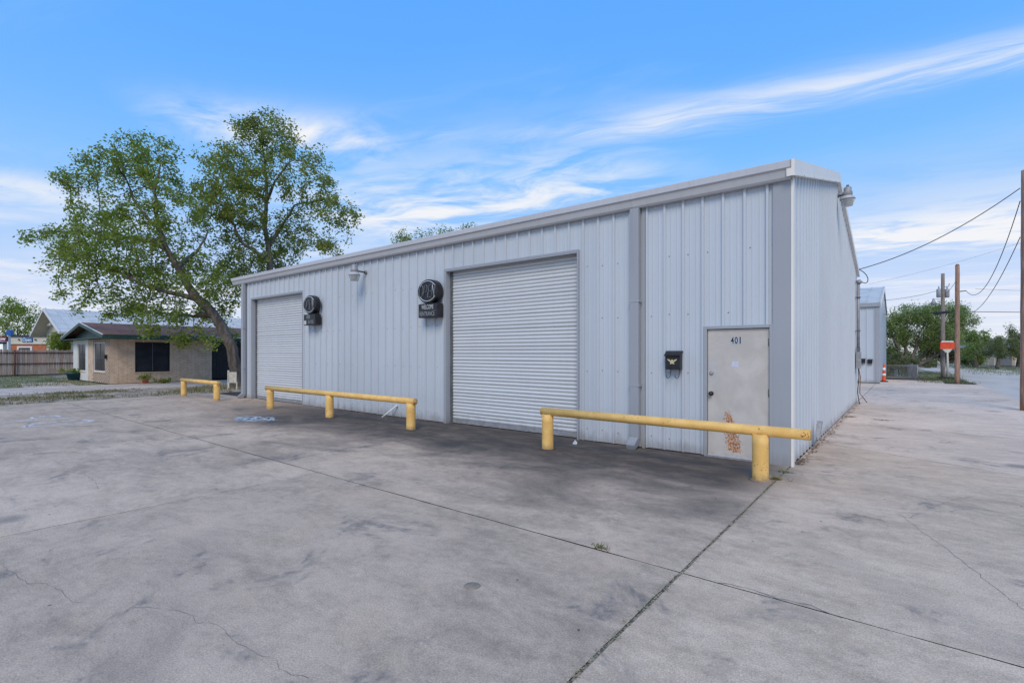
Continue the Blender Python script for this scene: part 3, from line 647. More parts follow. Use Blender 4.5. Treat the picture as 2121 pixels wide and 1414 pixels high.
rail([-15.02, -11.81, -8.58], -15.24, -8.44, 7.22, .70, 'long yellow pipe guard rail on three posts between the roll-up doors', 0)
r3 = rail([-4.97, -1.54], -5.09, -.955, 7.27, .73, 'yellow pipe guard rail on two posts before door 401', 0)
mb = MB()
for aa, bb in (((-1.03, .70), (-1.00, .665)), ((-1.00, .665), (-1.045, .635)), ((-.985, .69), (-.97, .64)), ((-1.06, .66), (-1.03, .645))):
    def sp_(p):
        zz = min(max((p[1]-.66)/.0712, -.98), .98); return (p[0], 7.27-.0712*math.sqrt(1-zz*zz), p[1])
    mb.tube([sp_(aa), sp_(bb)], .004, 5)
mb.build('rust_crack', M['rust'], r3)
# ------------------------------------------------------------------ electric service on the far end of the side wall
o = thing('electric_service', (XJ+.12, 20.05, 0), 'grey meter box with conduit and weatherhead at the far end of the side wall', 'meter box')
xm, ym = XJ+.10, 19.9
MB().box(xm-.06, xm+.07, ym-.17, ym+.17, 1.18, 1.72).build('meter_box', M['steel'], o, .01)
MB().box(xm-.05, xm+.05, ym-.07, ym+.07, 1.72, 1.86).build('hub', M['steel_dark'], o)
MB().tube([(xm, ym, 1.8), (xm, ym, 3.98)], .045, 12).build('conduit', M['steel'], o)
MB().lathe((xm, ym, 3.96), [(.06, 0), (.09, .05), (.09, .09), (.02, .14)], 14, (.35, -.1, 1)).build('weatherhead', M['steel'], o)
for z in (2.4, 3.5): MB().box(XJ+.03, xm+.06, ym-.07, ym+.07, z, z+.03).build('strap', M['steel_dark'], o)
MB().tube([(xm, ym, 1.2), (xm+.02, ym-.05, .9), (xm-.02, ym-.02, .4), (xm+.04, ym-.12, .02)], .012, 7).build('ground_wire', M['wire'], o)
MB().tube([(xm, ym+.1, 1.2), (xm+.05, ym+.15, .9), (xm+.02, ym+.3, .35), (xm+.2, ym+.6, .03)], .012, 7).build('loose_cable', M['rust'], o)
MB().tube([(xm+.06, ym, 4.06), (xm+.12, ym, 3.99), (xm+.19, ym, 3.96), (xm+.25, ym, 4.0), (xm+.26, ym, 4.10), (xm+.22, ym, 4.22), (xm+.14, ym, 4.33), (xm+.02, ym, 4.43)], .014, 6).build('drip_loop', M['wire'], o)
# ------------------------------------------------------------------ second metal building behind
Y2, X2 = 34.05, -1.21
B2 = thing('metal_shed', (X2, Y2, 0), 'second blue ribbed metal building standing behind the long workshop', 'building')
k = X2-.2; RIBs = RIB; RIB = .32
while k > X2-12.5: panel('x', max(k-.96, X2-12.5), k, .03, 4.3, X2-.25, Y2, -1, B2, M['wall2']); k -= .96
RIB = RIBs
MB().box(X2-.20, X2, Y2-.045, Y2+.1, .03, 4.27).build('corner_trim', M['trim'], B2)
MB().box(X2-12.5, X2-.02, Y2+.05, Y2+.2, 0, 4.3).box(X2-.12, X2-.02, Y2+.2, Y2+12, 0, 4.3).box(X2-12.5, X2-12.4, Y2+.2, Y2+12, 0, 4.3).box(X2-12.5, X2-.02, Y2+11.9, Y2+12.0, 0, 4.3).prism([(X2-.12, Y2+.2, 4.3), (X2-.12, Y2+12, 4.3), (X2-.12, Y2+6, 5.75)], (.1, 0, 0)).build('wall', M['wall2'], B2)
MB().box(X2-12.6, X2+.06, Y2-.13, Y2-.01, 4.24, 4.42).build('gutter', M['trim'], B2)
for s_, nm in ((1, 0), (-1, 1)):
    ye = Y2-.1 if s_ == 1 else Y2+12.1
    ro = MB().prism([(X2-12.6, ye, 4.43), (X2+.05, ye, 4.43), (X2+.05, Y2+6, 5.90), (X2-12.6, Y2+6, 5.90)], (0, 0, .03)).build('roof_slope', M['metalroof'], B2)
    for i in range(21):
        x = X2-i*.61; MB().prism([(x-.02, ye, 4.462), (x+.02, ye, 4.462), (x+.02, Y2+6, 5.932), (x-.02, Y2+6, 5.932)], (0, 0, .04)).build('seam', M['metalroof'], ro)
mb = MB().prism([(X2+.05, Y2-.1, 4.24), (X2+.05, Y2+6, 5.72), (X2+.05, Y2+6, 5.95), (X2+.05, Y2-.1, 4.47)], (.03, 0, 0)); mb.build('rake_trim', M['rake'], B2)
MB().box(X2-12.5, X2+.01, Y2-.06, Y2+.02, 0, .03).build('base_angle', M['dark'], B2)
mailbox(-1.95, Y2-.045, 1.12, 'left of two small black mailboxes on the rear metal building', False, .78, 'mailboxes on the rear building')
mailbox(-1.63, Y2-.045, 1.09, 'right of two small black mailboxes on the rear metal building', False, .78, 'mailboxes on the rear building')
# traffic channelizer
c = G(1831, 790.5); o = thing('traffic_cone', c, 'tall orange traffic cone with white bands by the chain link fence', 'traffic cone')
MB().prism([(c.x+.22*math.cos(R(a)), c.y+.22*math.sin(R(a)), 0.004) for a in range(22, 382, 45)], (0, 0, .05)).build('base', M['black'], o)
MB().lathe(c, [(.115, .05), (.10, .09), (.075, .62), (.05, .95), (.025, .97), (.025, .99), (.042, 1.0), (.042, 1.03), (.0, 1.04)], 20).build('cone_body', M['orange'], o)
for z0, z1 in ((.36, .48), (.66, .82)):
    rr = lambda z: (.10-(z-.09)*.0472 if z < .62 else .075-(z-.62)*.0758)+.003
    MB().lathe(c, [(rr(z0), z0), (rr(z1), z1)], 20).build('white_band', M['white_letter'], o)
# ------------------------------------------------------------------ brick house on the left
HX, HY = -34.0, 7.6
H = thing('brick_house', (HX, HY, 0), 'low buff brick house with green gable and brown shingle roof', 'house')
def holes_wall(axis, a0, a1, z1, holes):
    cuts = sorted({a0, a1, *[h for q_ in holes for h in q_[:2]]}); mb = MB()
    for a, b in zip(cuts[:-1], cuts[1:]):
        segs = [(0, z1)]
        for h0, h1, hz0, hz1 in holes:
            if a >= h0-1e-6 and b <= h1+1e-6: segs = [(0, hz0), (hz1, z1)]
        for s0, s1 in segs:
            if axis == 'y': mb.box(HX-.2, HX-.012, a, b, s0, s1)
            else: mb.box(a, b, HY+.012, HY+.2, s0, s1)
    return mb
wE = holes_wall('y', HY+.012, 12.7, 2.48, [(8.76, 10.44, .60, 2.28)]).build('wall', M['mortar'], H)
wS = holes_wall('x', -38.55, HX-.2, 2.48, [(-37.37, -34.80, .62, 2.28)]).build('wall', M['mortar'], H)
bl, bh = .395, .106; bricks = []
def lay(axis, a0, a1, hole, wall):
    r_ = 0
    while (r_+1)*bh < 2.49:
        z0 = r_*bh; p = a0-(bl/2 if r_ % 2 else 0)
        while p < a1:
            s0, s1 = max(p, a0), min(p+bl, a1); p += bl
            parts_ = [(s0, s1)]
            if z0+bh > hole[2] and z0 < hole[3]: parts_ = [(s0, min(s1, hole[0])), (max(s0, hole[1]), s1)]
            for c0, c1 in parts_:
                if c1-c0 > .05: bricks.append((axis, c0, c1, z0, wall))
        r_ += 1
lay('y', HY+.012, 12.7, (8.76, 10.44, .60, 2.28), wE); lay('x', -38.55, HX-.012, (-37.37, -34.80, .62, 2.28), wS)
bricks.sort(key=lambda q_: (q_[1] if q_[0] == 'y' else 7.6+(-34-q_[2])*1.3)); bm_ = None; rest = {wE.name: MB(), wS.name: MB()}
for i, (ax, c0, c1, z0, wall) in enumerate(bricks):
    pr = random.uniform(0, .006)
    if i < 300:
        if bm_ is None:
            e = .004; bm_ = MB().add([(0,0,0),(1,0,0),(1,.05,0),(0,.05,0),(0,0,1),(1,0,1),(1,.05,1),(0,.05,1)], [(0,3,2,1),(4,5,6,7),(0,1,5,4),(1,2,6,5),(2,3,7,6),(3,0,4,7)]).build('brick', M['brick'], wall); o = bm_
        else: o = bm_.copy(); C.objects.link(o)
        o.parent = wall; og = ORG[wall.name]; o.scale = (c1-c0-.014, 1, bh-.014)
        # local frame: x along wall, y into wall
        if ax == 'y': o.rotation_euler.z = R(90); o.location = Vector((HX+pr, c0+.007, z0+.007))-og
        else: o.location = Vector((c0+.007, HY-pr, z0+.007))-og
        if i == 0:
            for p_ in o.data.vertices: p_.co += og
        ORG[o.name] = og
    else:
        if ax == 'y': rest[wall.name].box(HX-.05, HX+pr, c0+.007, c1-.007, z0+.007, z0+bh-.007)
        else: rest[wall.name].box(c0+.007, c1-.007, HY-pr, HY+.05, z0+.007, z0+bh-.007)
for wl in (wE, wS):
    if rest[wl.name].v: tag(rest[wl.name].build('bricks', M['brick'], wl), kind='stuff')
def win(axis, a0, a1, z0, z1, mull, frame_m, label=None):
    f = MB()
    pl = HX if axis == 'y' else HY; sg = -1 if axis == 'y' else 1
    def bx_(q0, q1, zz0, zz1, i0, i1, mb):
        i0, i1 = sorted((pl+sg*i0, pl+sg*i1))
        mb.box(i0, i1, q0, q1, zz0, zz1) if axis == 'y' else mb.box(q0, q1, i0, i1, zz0, zz1)
    w_ = .05
    bx_(a0, a0+w_, z0, z1, .03, .12, f); bx_(a1-w_, a1, z0, z1, .03, .12, f); bx_(a0+w_, a1-w_, z0, z0+w_, .03, .12, f); bx_(a0+w_, a1-w_, z1-w_, z1, .03, .12, f)
    o = f.build('window', frame_m, H); g_ = MB(); bx_(a0+w_, a1-w_, z0+w_, z1-w_, .07, .10, g_); g_.build('pane', M['screen'], o)
    for mm in mull:
        b_ = MB()
        if mm[0] == 'v': bx_(mm[1]-.012, mm[1]+.012, z0+w_, z1-w_, .055, .069, b_)
        else: bx_(a0+w_, a1-w_, mm[1]-.012, mm[1]+.012, .055, .069, b_)
        b_.build('muntin', M['steel_dark'], o)
    s_ = MB(); bx_(a0-.03, a1+.03, z0-.06, z0-.001, -.035, .12, s_); s_.build('sill', M['brick'], o)
win('y', 8.76, 10.44, .60, 2.28, [('v', 9.6)], M['dark']); win('x', -37.37, -34.80, .62, 2.28, [('v', -36.1), ('h', 1.42)], M['offwhite'])
# white panelled bay beside the brick
MB().box(-42.3, -41.25, HY+.0, HY+.2, 0, 2.48).box(-39.17, -38.552, HY, HY+.2, 0, 2.48).box(-41.25, -39.17, HY, HY+.2, 0, .55).box(-41.25, -39.17, HY, HY+.2, 2.26, 2.48).build('white_bay', M['offwhite'], H)
win('x', -41.25, -39.17, .56, 2.25, [('v', -40.2), ('h', 1.42)], M['offwhite'])
MB().box(-42.3, -42.1, HY+.2, 17, 0, 2.48).box(-42.1, HX-.2, 16.8, 17, 0, 2.48).build('back_wall', M['tan'], H)
# recess with dark gate and tarp beyond the brick
MB().box(HX-1.5, HX-1.4, 12.7, 16.8, 0, 2.48).build('recess_wall', M['dark'], H)
MB().box(HX-1.4, HX-.2, 12.6, 12.698, 0, 2.48).box(HX-.1, HX, 15.8, 16.8, 0, 2.2).build('side_wall', M['mortar'], H)
g_ = MB().box(HX-.12, HX-.06, 12.72, 14.4, .06, 2.2).build('gate', M['black'], H)
for i in range(9): MB().box(HX-.06, HX-.045, 12.80+i*.19, 12.83+i*.19, .08, 2.18).build('slat', M['black'], g_)
tp = [(HX-.05+.04*math.sin(i*1.9), 14.45+i*.13) for i in range(11)]
MB().add([(x, y, z) for x, y in tp for z in (.55, 2.2)], [(2*i, 2*i+2, 2*i+3, 2*i+1) for i in range(10)], True).build('tarp_curtain', M['navyblue'], H)
MB().box(HX-.25, HX-.02, 12.7, 17, 2.22, 2.48).build('beam', M['green'], H)
# roof
ry0, ry1, xe0, xe1, xr, ze, zr = 7.15, 17.4, -43.2, -33.2, -38.2, 2.60, 3.42
for xa, nm in ((xe1, 1), (xe0, 0)):
    ro = MB().prism([(xa, ry0, ze), (xr, ry0, zr), (xr, ry1, zr), (xa, ry1, ze)][::(1 if nm else -1)], (0, 0, .05)).build('roof', M['shingle'], H)
    n = 14
    for i in range(n):
        f0, f1 = i/n, (i+1)/n; za, zb = ze+(zr-ze)*f0, ze+(zr-ze)*f1; x0, x1 = xa+(xr-xa)*f0, xa+(xr-xa)*f1
        MB().prism([(x0, ry0, za+.062), (x1, ry0, zb+.053), (x1, ry1, zb+.053), (x0, ry1, za+.062)], (0, 0, .008)).build('shingle_course', M['shingle'], ro)
    MB().box(*sorted((xa, xa+(.03 if nm else -.03))), ry0, ry1, ze-.16, ze+.05).build('fascia', M['green'], ro)
    MB().prism([(xa, ry0-.03, ze-.14), (xr, ry0-.03, zr-.14), (xr, ry0-.03, zr+.035), (xa, ry0-.03, ze+.035)], (0, .03, 0)).build('barge_board', M['green'], ro)
    MB().prism([(xa, ry0-.034, ze+.04), (xr, ry0-.034, zr+.04), (xr, ry0-.034, zr+.075), (xa, ry0-.034, ze+.075)], (0, .05, 0)).build('drip_edge', M['offwhite'], ro)
MB().prism([(-42.3, HY+.02, 2.482), (HX, HY+.02, 2.482), (HX, HY+.02, 2.60), (xr, HY+.02, 3.38), (-42.3, HY+.02, 2.62)], (0, .12, 0)).build('gable', M['green'], H)
MB().box(xe0+.05, xe1-.001, ry0+.001, ry1-.05, 2.486, 2.53).build('soffit', M['green'], H)
MB().box(xe1+.031, xe1+.05, 12.6, ry1, ze+.0, ze+.055).build('metal_flashing', M['offwhite'], H)
MB().box(-34.55, -34.38, HY-.13, HY-.02, 1.35, 1.58).build('letter_box', M['black'], H)
# potted plants
def leaves_np(cent, n, spread, size, seed, up=.2, elong=2.0):
    g = np.random.default_rng(seed); cent = np.asarray(cent)
    wt = g.gamma(.7, 1., len(cent))+.08; idx = g.choice(len(cent), n, p=wt/wt.sum()); p = cent[idx]+g.normal(0, 1, (n, 3))*spread
    ax = g.normal(0, 1, (n, 3)); ax[:, 2] = ax[:, 2]*.6-up; ax /= np.linalg.norm(ax, axis=1)[:, None]
    sd = np.cross(ax, g.normal(0, 1, (n, 3))); sd /= np.linalg.norm(sd, axis=1)[:, None]+1e-9
    L = (size*g.uniform(.6, 1.3, n))[:, None]; w = L/elong
    v = np.stack([p, p+ax*L*.5+sd*w*.5, p+ax*L, p+ax*L*.45-sd*w*.5], 1)
    return v, g.random(n)
def quads_obj(name, v, tint, mat, parent=None):
    n = len(v); og = np.array(ORG.get(parent.name, Vector())) if parent else np.zeros(3)
    me = bpy.data.meshes.new(name); me.vertices.add(4*n); me.loops.add(4*n); me.polygons.add(n)
    me.vertices.foreach_set('co', (v.reshape(-1, 3)-og).astype(np.float32).ravel())
    me.loops.foreach_set('vertex_index', np.arange(4*n, dtype=np.int32)); me.polygons.foreach_set('loop_start', np.arange(0, 4*n, 4, dtype=np.int32))
    at = me.attributes.new('tint', 'FLOAT', 'FACE'); at.data.foreach_set('value', tint.astype(np.float32))
    me.update(calc_edges=True); me.validate(); me.materials.append(mat)
    o = bpy.data.objects.new(name, me); C.objects.link(o)
    if parent: o.parent = parent; ORG[o.name] = Vector(og)
    return o
def pot_plant(p, r, h, pm_, label, seed, lh=.5, flat=False, n=160):
    p = Vector(p); o = thing('potted_plant', p, label, 'potted plant')
    MB().lathe(p, [(r*.72, 0), (r*.95, h*.82), (r*1.06, h*.82), (r*1.06, h), (r*.9, h), (r*.88, h*.9), (0, h*.9)], 18).build('pot', pm_, o)
    g = np.random.default_rng(seed); cs = np.array([[p.x, p.y, p.z+h]])+g.normal(0, 1, (14, 3))*[r*.9, r*.9, lh*.28]; cs[:, 2] = np.maximum(cs[:, 2], p.z+h*.8)+(0 if flat else lh*.2)
    v, tn = leaves_np(cs, n, .06, .17 if not flat else .13, seed, -.4, 3.2 if not flat else 2.0); quads_obj('foliage', v, tn, M['leaf'], o)
    for i in range(4):
        q_ = cs[i]; MB().tube([(p.x, p.y, p.z+h*.9), tuple(q_)], .008, 5).build('stem', M['bark'], o)
pot_plant(G(152, 786.5), .36, .46, M['teal'], 'leafy plant in a large teal pot beside the white bay', 11, .5, n=260)
pot_plant(G(301, 793.5), .17, .24, M['terracotta'], 'spiky plant in a terracotta pot under the wide dark window', 12, .42)
pot_plant(G(338, 793), .17, .10, M['terracotta'], 'low bushy plant in a shallow clay pot right of the terracotta pot', 13, .2, True)
# white board leaning by the tree, low objects
wb = thing('white_board', G(480, 806), 'white slatted board standing by the tree trunk beside the workshop', 'board'); p = G(480, 806)
e_ = Vector((math.cos(YAW), math.sin(YAW), 0)); fw = Vector((-math.sin(YAW), math.cos(YAW), 0))
for i in range(3):
    a = p+e_*(-.16+.13*i); MB().prism([a+Vector((0,0,.30)), a+e_*.12+Vector((0,0,.30)), a+e_*.12+Vector((0,0,.80)), a+Vector((0,0,.80))], fw*.03).build('plank', M['cream'], wb)
MB().prism([p+e_*-.2, p+e_*-.12, p+e_*-.12+Vector((0,0,.88)), p+e_*-.2+Vector((0,0,.88))], fw*.06).build('upright', M['cream'], wb)
MB().prism([p+e_*.20, p+e_*.25, p+e_*.25+Vector((0,0,.35)), p+e_*.20+Vector((0,0,.35))], fw*.06).build('upright', M['cream'], wb)
# ------------------------------------------------------------------ cedar fence
FX = -50.6; Fn = thing('wooden_fence', (FX, 5, 0), 'brown cedar picket fence on dark steel rails behind the lawn', 'fence'); pk = None; y = .5
while y < 12:
    w_ = random.uniform(.125, .15); h_ = 1.90+random.uniform(-.04, .05)
    mb = MB().prism([(FX, y, .09), (FX, y+w_-.012, .09), (FX, y+w_-.012, h_-.04), (FX, y+w_-.04, h_), (FX, y+.03, h_), (FX, y, h_-.04)], (.02+random.uniform(0, .012), 0, 0))
    mb.build('picket', M['picket'] if random.random() < .6 else M['picket2'], Fn); y += w_+random.uniform(0, .006)
for z in (1.66, .86): MB().box(FX+.035, FX+.085, .4, 12, z, z+.07).build('rail', M['railbrown'], Fn)
MB().box(FX+.0, FX+.05, .4, 12, .0, .10).build('kick_board', M['railbrown'], Fn)
for y in (1.2, 5.85, 10.4): MB().tube([(FX+.125, y, 0), (FX+.125, y, 1.9)], .04, 10).build('post', M['railbrown'], Fn)
# ------------------------------------------------------------------ big metal-roofed building behind the fence
mg = thing('metal_roof_hall', (-68, 10, 0), 'tan hall with steep pale standing seam roof behind the brick house', 'building')
yg = 9.9; ap = (-67.9, 6.05); eL, eR = (-75.2, 3.55), (-60.6, 3.55); ye = 42
for e in (eR, eL):
    ro = MB().prism([(e[0], yg, e[1]), (ap[0], yg, ap[1]), (ap[0], ye, ap[1]), (e[0], ye, e[1])], (0, 0, .06)).build('roof', M['metalroof'], mg)
    for i in range(45):
        y = yg+.05+i*.72
        if y < ye: MB().prism([(e[0], y-.025, e[1]+.062), (e[0], y+.025, e[1]+.062), (ap[0], y+.025, ap[1]+.062), (ap[0], y-.025, ap[1]+.062)], (0, 0, .07)).build('seam', M['metalroof'], ro)
    MB().prism([(e[0], yg-.04, e[1]-.16), (ap[0], yg-.04, ap[1]-.16), (ap[0], yg-.04, ap[1]+.06), (e[0], yg-.04, e[1]+.06)], (0, .04, 0)).build('barge_board', M['offwhite'], ro)
    MB().prism([(e[0], yg, e[1]-.14), (ap[0], yg, ap[1]-.14), (ap[0], yg+1.1, ap[1]-.14), (e[0], yg+1.1, e[1]-.14)], (0, 0, .13)).build('soffit', M['tan'], ro)
MB().prism([(-73.6, yg+1.1, 0), (-62.0, yg+1.1, 0), (-62.0, yg+1.1, 3.9), (ap[0], yg+1.1, 5.9), (-73.6, yg+1.1, 3.9)], (0, .2, 0)).box(-62.2, -62.0, yg+2, ye-1, 0, 3.7).box(-73.6, -73.4, yg+2, ye-1, 0, 3.7).build('wall', M['tan'], mg)
for x0, x1 in ((-70.6, -69.2), (-67.9, -66.4), (-65.2, -63.6)):
    w_ = MB().box(x0, x1, yg+1.04, yg+1.09, 1.1, 3.55).build('window', M['glass'], mg)
    for i in range(3): MB().box(x0-.05+i*(x1-x0)/2-.03, x0-.05+i*(x1-x0)/2+.05, yg+.98, yg+1.035, 1.1, 3.6).build('mullion', M['dark'], w_)
    for z in (2.85, 3.1, 3.35): MB().box(x0, x1, yg+.96, yg+.975, z, z+.09).build('louvre', M['dark'], w_)
MB().lathe((-67.5, yg+.5, 4.35), [(.28, 0), (.24, .18), (.10, .3), (.06, .45), (.0, .46)], 14).build('hanging_lamp', M['lens'], mg)
MB().box(-66.4, -66.1, yg+.95, yg+1.09, 4.0, 4.35).build('wall_light', M['dark'], mg)
# ------------------------------------------------------------------ fast food building and signs far left
fd = 66.; A0, A1 = D(19, 725, fd), D(82, 725, fd); ex_ = (A1-A0).normalized(); ex_.z = 0; fwd = Vector((-math.sin(YAW), math.cos(YAW), 0)); s_ = fd/1032
rs = thing('drive_in_building', (A0.x, A0.y, 0), 'cream and orange flat roofed restaurant with blue Open sign', 'building')
def q3(u0, u1, v0, v1, near, deep, name, mat, par, dep=fd):
    a, b = D(u0, 730, dep), D(u1, 730, dep); z0, z1 = 1.7+(730-v1)*dep/1032, 1.7+(730-v0)*dep/1032; a.z = b.z = z0
    if v1 > 760: z0 = 0
    p_ = [Vector((a.x, a.y, z0)), Vector((b.x, b.y, z0)), Vector((b.x, b.y, z1)), Vector((a.x, a.y, z1))]
    return MB().prism([w+fwd*near for w in p_], fwd*deep).build(name, mat, par)
q3(20, 100, 712, 800, 0, 9, 'lower_wall', M['rustwall'], rs); uw = q3(19.5, 100, 697, 711.9, -.05, 9, 'upper_wall', M['cream'], rs)
q3(19, 101, 694, 696.9, -.25, 9.4, 'parapet_cap', M['navyblue'], rs); q3(19.5, 100, 711.2, 712.2, -.15, .1, 'ledge', M['offwhite'], rs)
q3(37, 68, 717, 800, -.12, .12, 'window_surround', M['offwhite'], rs); q3(41, 64, 720, 800, -.16, .04, 'window', M['glass'], rs)
sg = q3(48, 69, 699.5, 708, -.16, .10, 'open_board', M['blue'], rs)
cpos = D(58.5, 703.7, fd)-fwd*.17
Mt = Matrix.Translation(cpos) @ Matrix.Rotation(YAW, 4, 'Z') @ Matrix.Rotation(R(90), 4, 'X')
text('open_text', 'Open', M['white_letter'], .62, Mt, sg, .01, 1.16, .006)
for u in (41.5, 75.5): MB().lathe(D(u, 703.3, fd)-fwd*.1, [(.09, 0), (.09, .12)], 10, -fwd).build('wall_light', M['dark'], rs)
q3(35, 50, 690, 694.5, 1.5, 1.5, 'roof_unit', M['steel'], rs); MB().tube([D(43.5, 692, fd)+fwd*2, D(43.5, 680, fd)+fwd*2], .09, 8).build('vent_pipe', M['white'], rs)
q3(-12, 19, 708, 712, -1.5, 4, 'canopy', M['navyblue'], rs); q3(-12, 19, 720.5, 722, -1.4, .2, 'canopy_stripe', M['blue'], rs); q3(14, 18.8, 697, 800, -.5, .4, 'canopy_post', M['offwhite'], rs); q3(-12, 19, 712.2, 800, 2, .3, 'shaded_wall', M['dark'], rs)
sp = thing('pole_sign', D(5, 770, 60), 'maroon roadside sign board with white lettering at the left edge', 'sign'); so2 = ORG[sp.name]
a_ = q3(-14, 12, 696.5, 707, 0, .3, 'board', M['maroon'], sp, 60.); text('letters', 'ow', M['white_letter'], .58, Matrix.Translation(D(5.5, 701.5, 60)-fwd*.02) @ Matrix.Rotation(YAW, 4, 'Z') @ Matrix.Rotation(R(90), 4, 'X'), a_, .01, .72, .01)
q3(-14, -12, 707, 800, .05, .2, 'post', M['steel'], sp, 60.)
sp = thing('arched_sign', D(17, 765, 62), 'blue arched sign top on a pale post left of the restaurant', 'sign')
ar = [D(17+5.5*math.cos(R(a)), 694-11.5*math.sin(R(a)), 62) for a in range(0, 181, 12)]
MB().prism(ar, fwd*.4).build('arch', M['blue'], sp)
q3(13.5, 16.5, 694, 800, .05, .3, 'post', M['offwhite'], sp, 62.)
# ------------------------------------------------------------------ trees
def make_tree(name, label, base, trunks, clumps, natt, step, kill, nleaf, lsize, lspread, lm_, bk, seed, group=None, tipr=.012, cat='tree', elong=2.0, up=.25):
    g = np.random.default_rng(seed); o = thing(name, base, label, cat, group)
    nodes, par, rmin = [], [], []
    for tr in trunks:
        prev = -1
        if nodes:
            dd = [(Vector(n_)-Vector(tr[0][0])).length for n_ in nodes]; prev = int(np.argmin(dd)); tr = tr[1:]
        for (p_, r_) in tr:
            if prev >= 0:
                a = Vector(nodes[prev]); ra = rmin[prev] if rmin[prev] else r_; L = (Vector(p_)-a).length; n_ = max(1, int(L/step))
                for i in range(1, n_+1):
                    q_ = a.lerp(Vector(p_), i/n_)
                    if i < n_: q_ += Vector(g.normal(0, 1, 3))*step*.07
                    nodes.append(tuple(q_)); par.append(prev); rmin.append(min(ra, 9)*(1-i/n_)+r_*i/n_); prev = len(nodes)-1
            else: nodes.append(tuple(p_)); par.append(-1); rmin.append(r_); prev = 0
    att = []
    vol = np.array([c[1][0]*c[1][1]*c[1][2]*c[2] for c in clumps])**.8; cnt = (vol/vol.sum()*natt).astype(int)+3
    for (c, rad, wt), m_ in zip(clumps, cnt):
        x = g.normal(0, 1, (m_, 3)); x /= np.linalg.norm(x, axis=1)[:, None]; x *= (g.random(m_)**.42)[:, None]
        att.append(np.array(c)+x*np.array(rad))
    att = np.concatenate(att); P_ = np.array(nodes); nt = len(P_)
    skip = max(2, int(nt*.06)); low_ = np.array([n_[2] for n_ in nodes]); ok = np.array([rmin[i] < .17 or i > skip for i in range(nt)])
    d2 = ((att[:, None, :]-P_[None])**2).sum(2); d2[:, ~ok] = 1e9; bi = d2.argmin(1); bd = np.sqrt(d2.min(1)); alive = bd > kill
    N = [np.array(n_) for n_ in nodes]
    for it in range(90):
        if not alive.any(): break
        new = []; ids = bi[alive]; A_ = att[alive]
        for u_ in np.unique(ids):
            dv = A_[ids == u_]-N[u_]; dv /= np.linalg.norm(dv, axis=1)[:, None]+1e-9; dr = dv.sum(0)
            dr = dr/(np.linalg.norm(dr)+1e-9)+g.normal(0, .22, 3)
            if par[u_] >= 0:
                pv = N[u_]-N[par[u_]]; dr += .35*pv/(np.linalg.norm(pv)+1e-9)
            dr /= np.linalg.norm(dr)+1e-9; new.append((u_, N[u_]+dr*step))
        k0 = len(N)
        for u_, p_ in new: N.append(p_); par.append(int(u_)); rmin.append(0.)
        nn = np.array([p_ for _, p_ in new]); dd = np.sqrt(((att[:, None, :]-nn[None])**2).sum(2)); j = dd.argmin(1); mn = dd.min(1)
        better = mn < bd; bi[better] = k0+j[better]; bd[better] = mn[better]; alive &= bd > kill
    n_ = len(N); rad = np.full(n_, 0.); ch = [[] for _ in range(n_)]
    for i in range(n_):
        if par[i] >= 0: ch[par[i]].append(i)
    for i in range(n_-1, -1, -1):
        r_ = tipr if not ch[i] else sum(rad[c]**2.35 for c in ch[i])**(1/2.35)
        rad[i] = max(min(r_, .10 if not rmin[i] else 9), 0) if not rmin[i] else rmin[i]
    mb = MB(); ring = {}
    def mk(i, dr, r_, ns):
        up_ = Vector((0, 0, 1)) if abs(dr.z) < .8 else Vector((1, 0, 0)); e1 = dr.cross(up_).normalized(); e2 = e1.cross(dr); k_ = len(mb.v)
        for j in range(ns):
            a = 2*math.pi*j/ns; w = (1+.10*math.sin(3*a+i*.7)+g.uniform(-.09, .09)) if r_ > .06 else 1; mb.v.append(tuple(Vector(N[i])+(e1*math.cos(a)+e2*math.sin(a))*r_*w))
        return k_
    for i in range(n_):
        if par[i] < 0: continue
        pv = par[i]; dr = (Vector(N[i])-Vector(N[pv])).normalized(); ns = 9 if rad[i] > .05 else (5 if rad[i] > .02 else 3)
        k0 = ring.get(pv)
        main = ch[pv] and max(ch[pv], key=lambda c: rad[c]) == i
        if not (main and k0 and k0[1] == ns and k0[2].dot(dr) > .3): k0 = (mk(pv, dr, min(rad[pv], rad[i]*1.35), ns), ns, dr)
        k1 = mk(i, dr, rad[i], ns); ring[i] = (k1, ns, dr)
        e1a = k0[0]
        # align ring start to limit twist
        best = min(range(ns), key=lambda s: (Vector(mb.v[k1+s])-Vector(mb.v[e1a])-Vector(N[i])+Vector(N[pv])).length)
        for j in range(ns):
            a, b = e1a+j, e1a+(j+1) % ns; c_, d_ = k1+(j+best) % ns, k1+(j+1+best) % ns
            mb.f.append((a, b, d_, c_)); mb.sm.append(True)
    mb.build('trunk', bk, o)
    tips = np.array([N[i] for i in range(n_) if rad[i] < tipr*2.6 and i >= nt]); 
    if len(tips) == 0: tips = att
    v, tn = leaves_np(tips, nleaf, lspread, lsize, seed+5, up, elong); quads_obj('crown', v, tn, lm_, o)
    return o
def CL(lst, dep, seed, dscale=1.0, dspread=1.5):
    g = np.random.default_rng(seed); out_ = []
    for (u, v, ru, rv, *w) in lst:
        dd = dep+(w[1] if len(w) > 1 else g.uniform(-dspread, dspread)); c = D(u, v, dd); k_ = dd/1032
        a, b = ru*k_, rv*k_; out_.append((tuple(c), ((a+b)/2*dscale if False else a, (a+b)/2*dscale, b), w[0] if w else 1.))
    return out_
def TR(lst, dep0, base=None):
    r_ = []
    for i, (u, v, rad, dd) in enumerate(lst): r_.append((tuple(D(u, v, dep0+dd)), rad))
    return r_
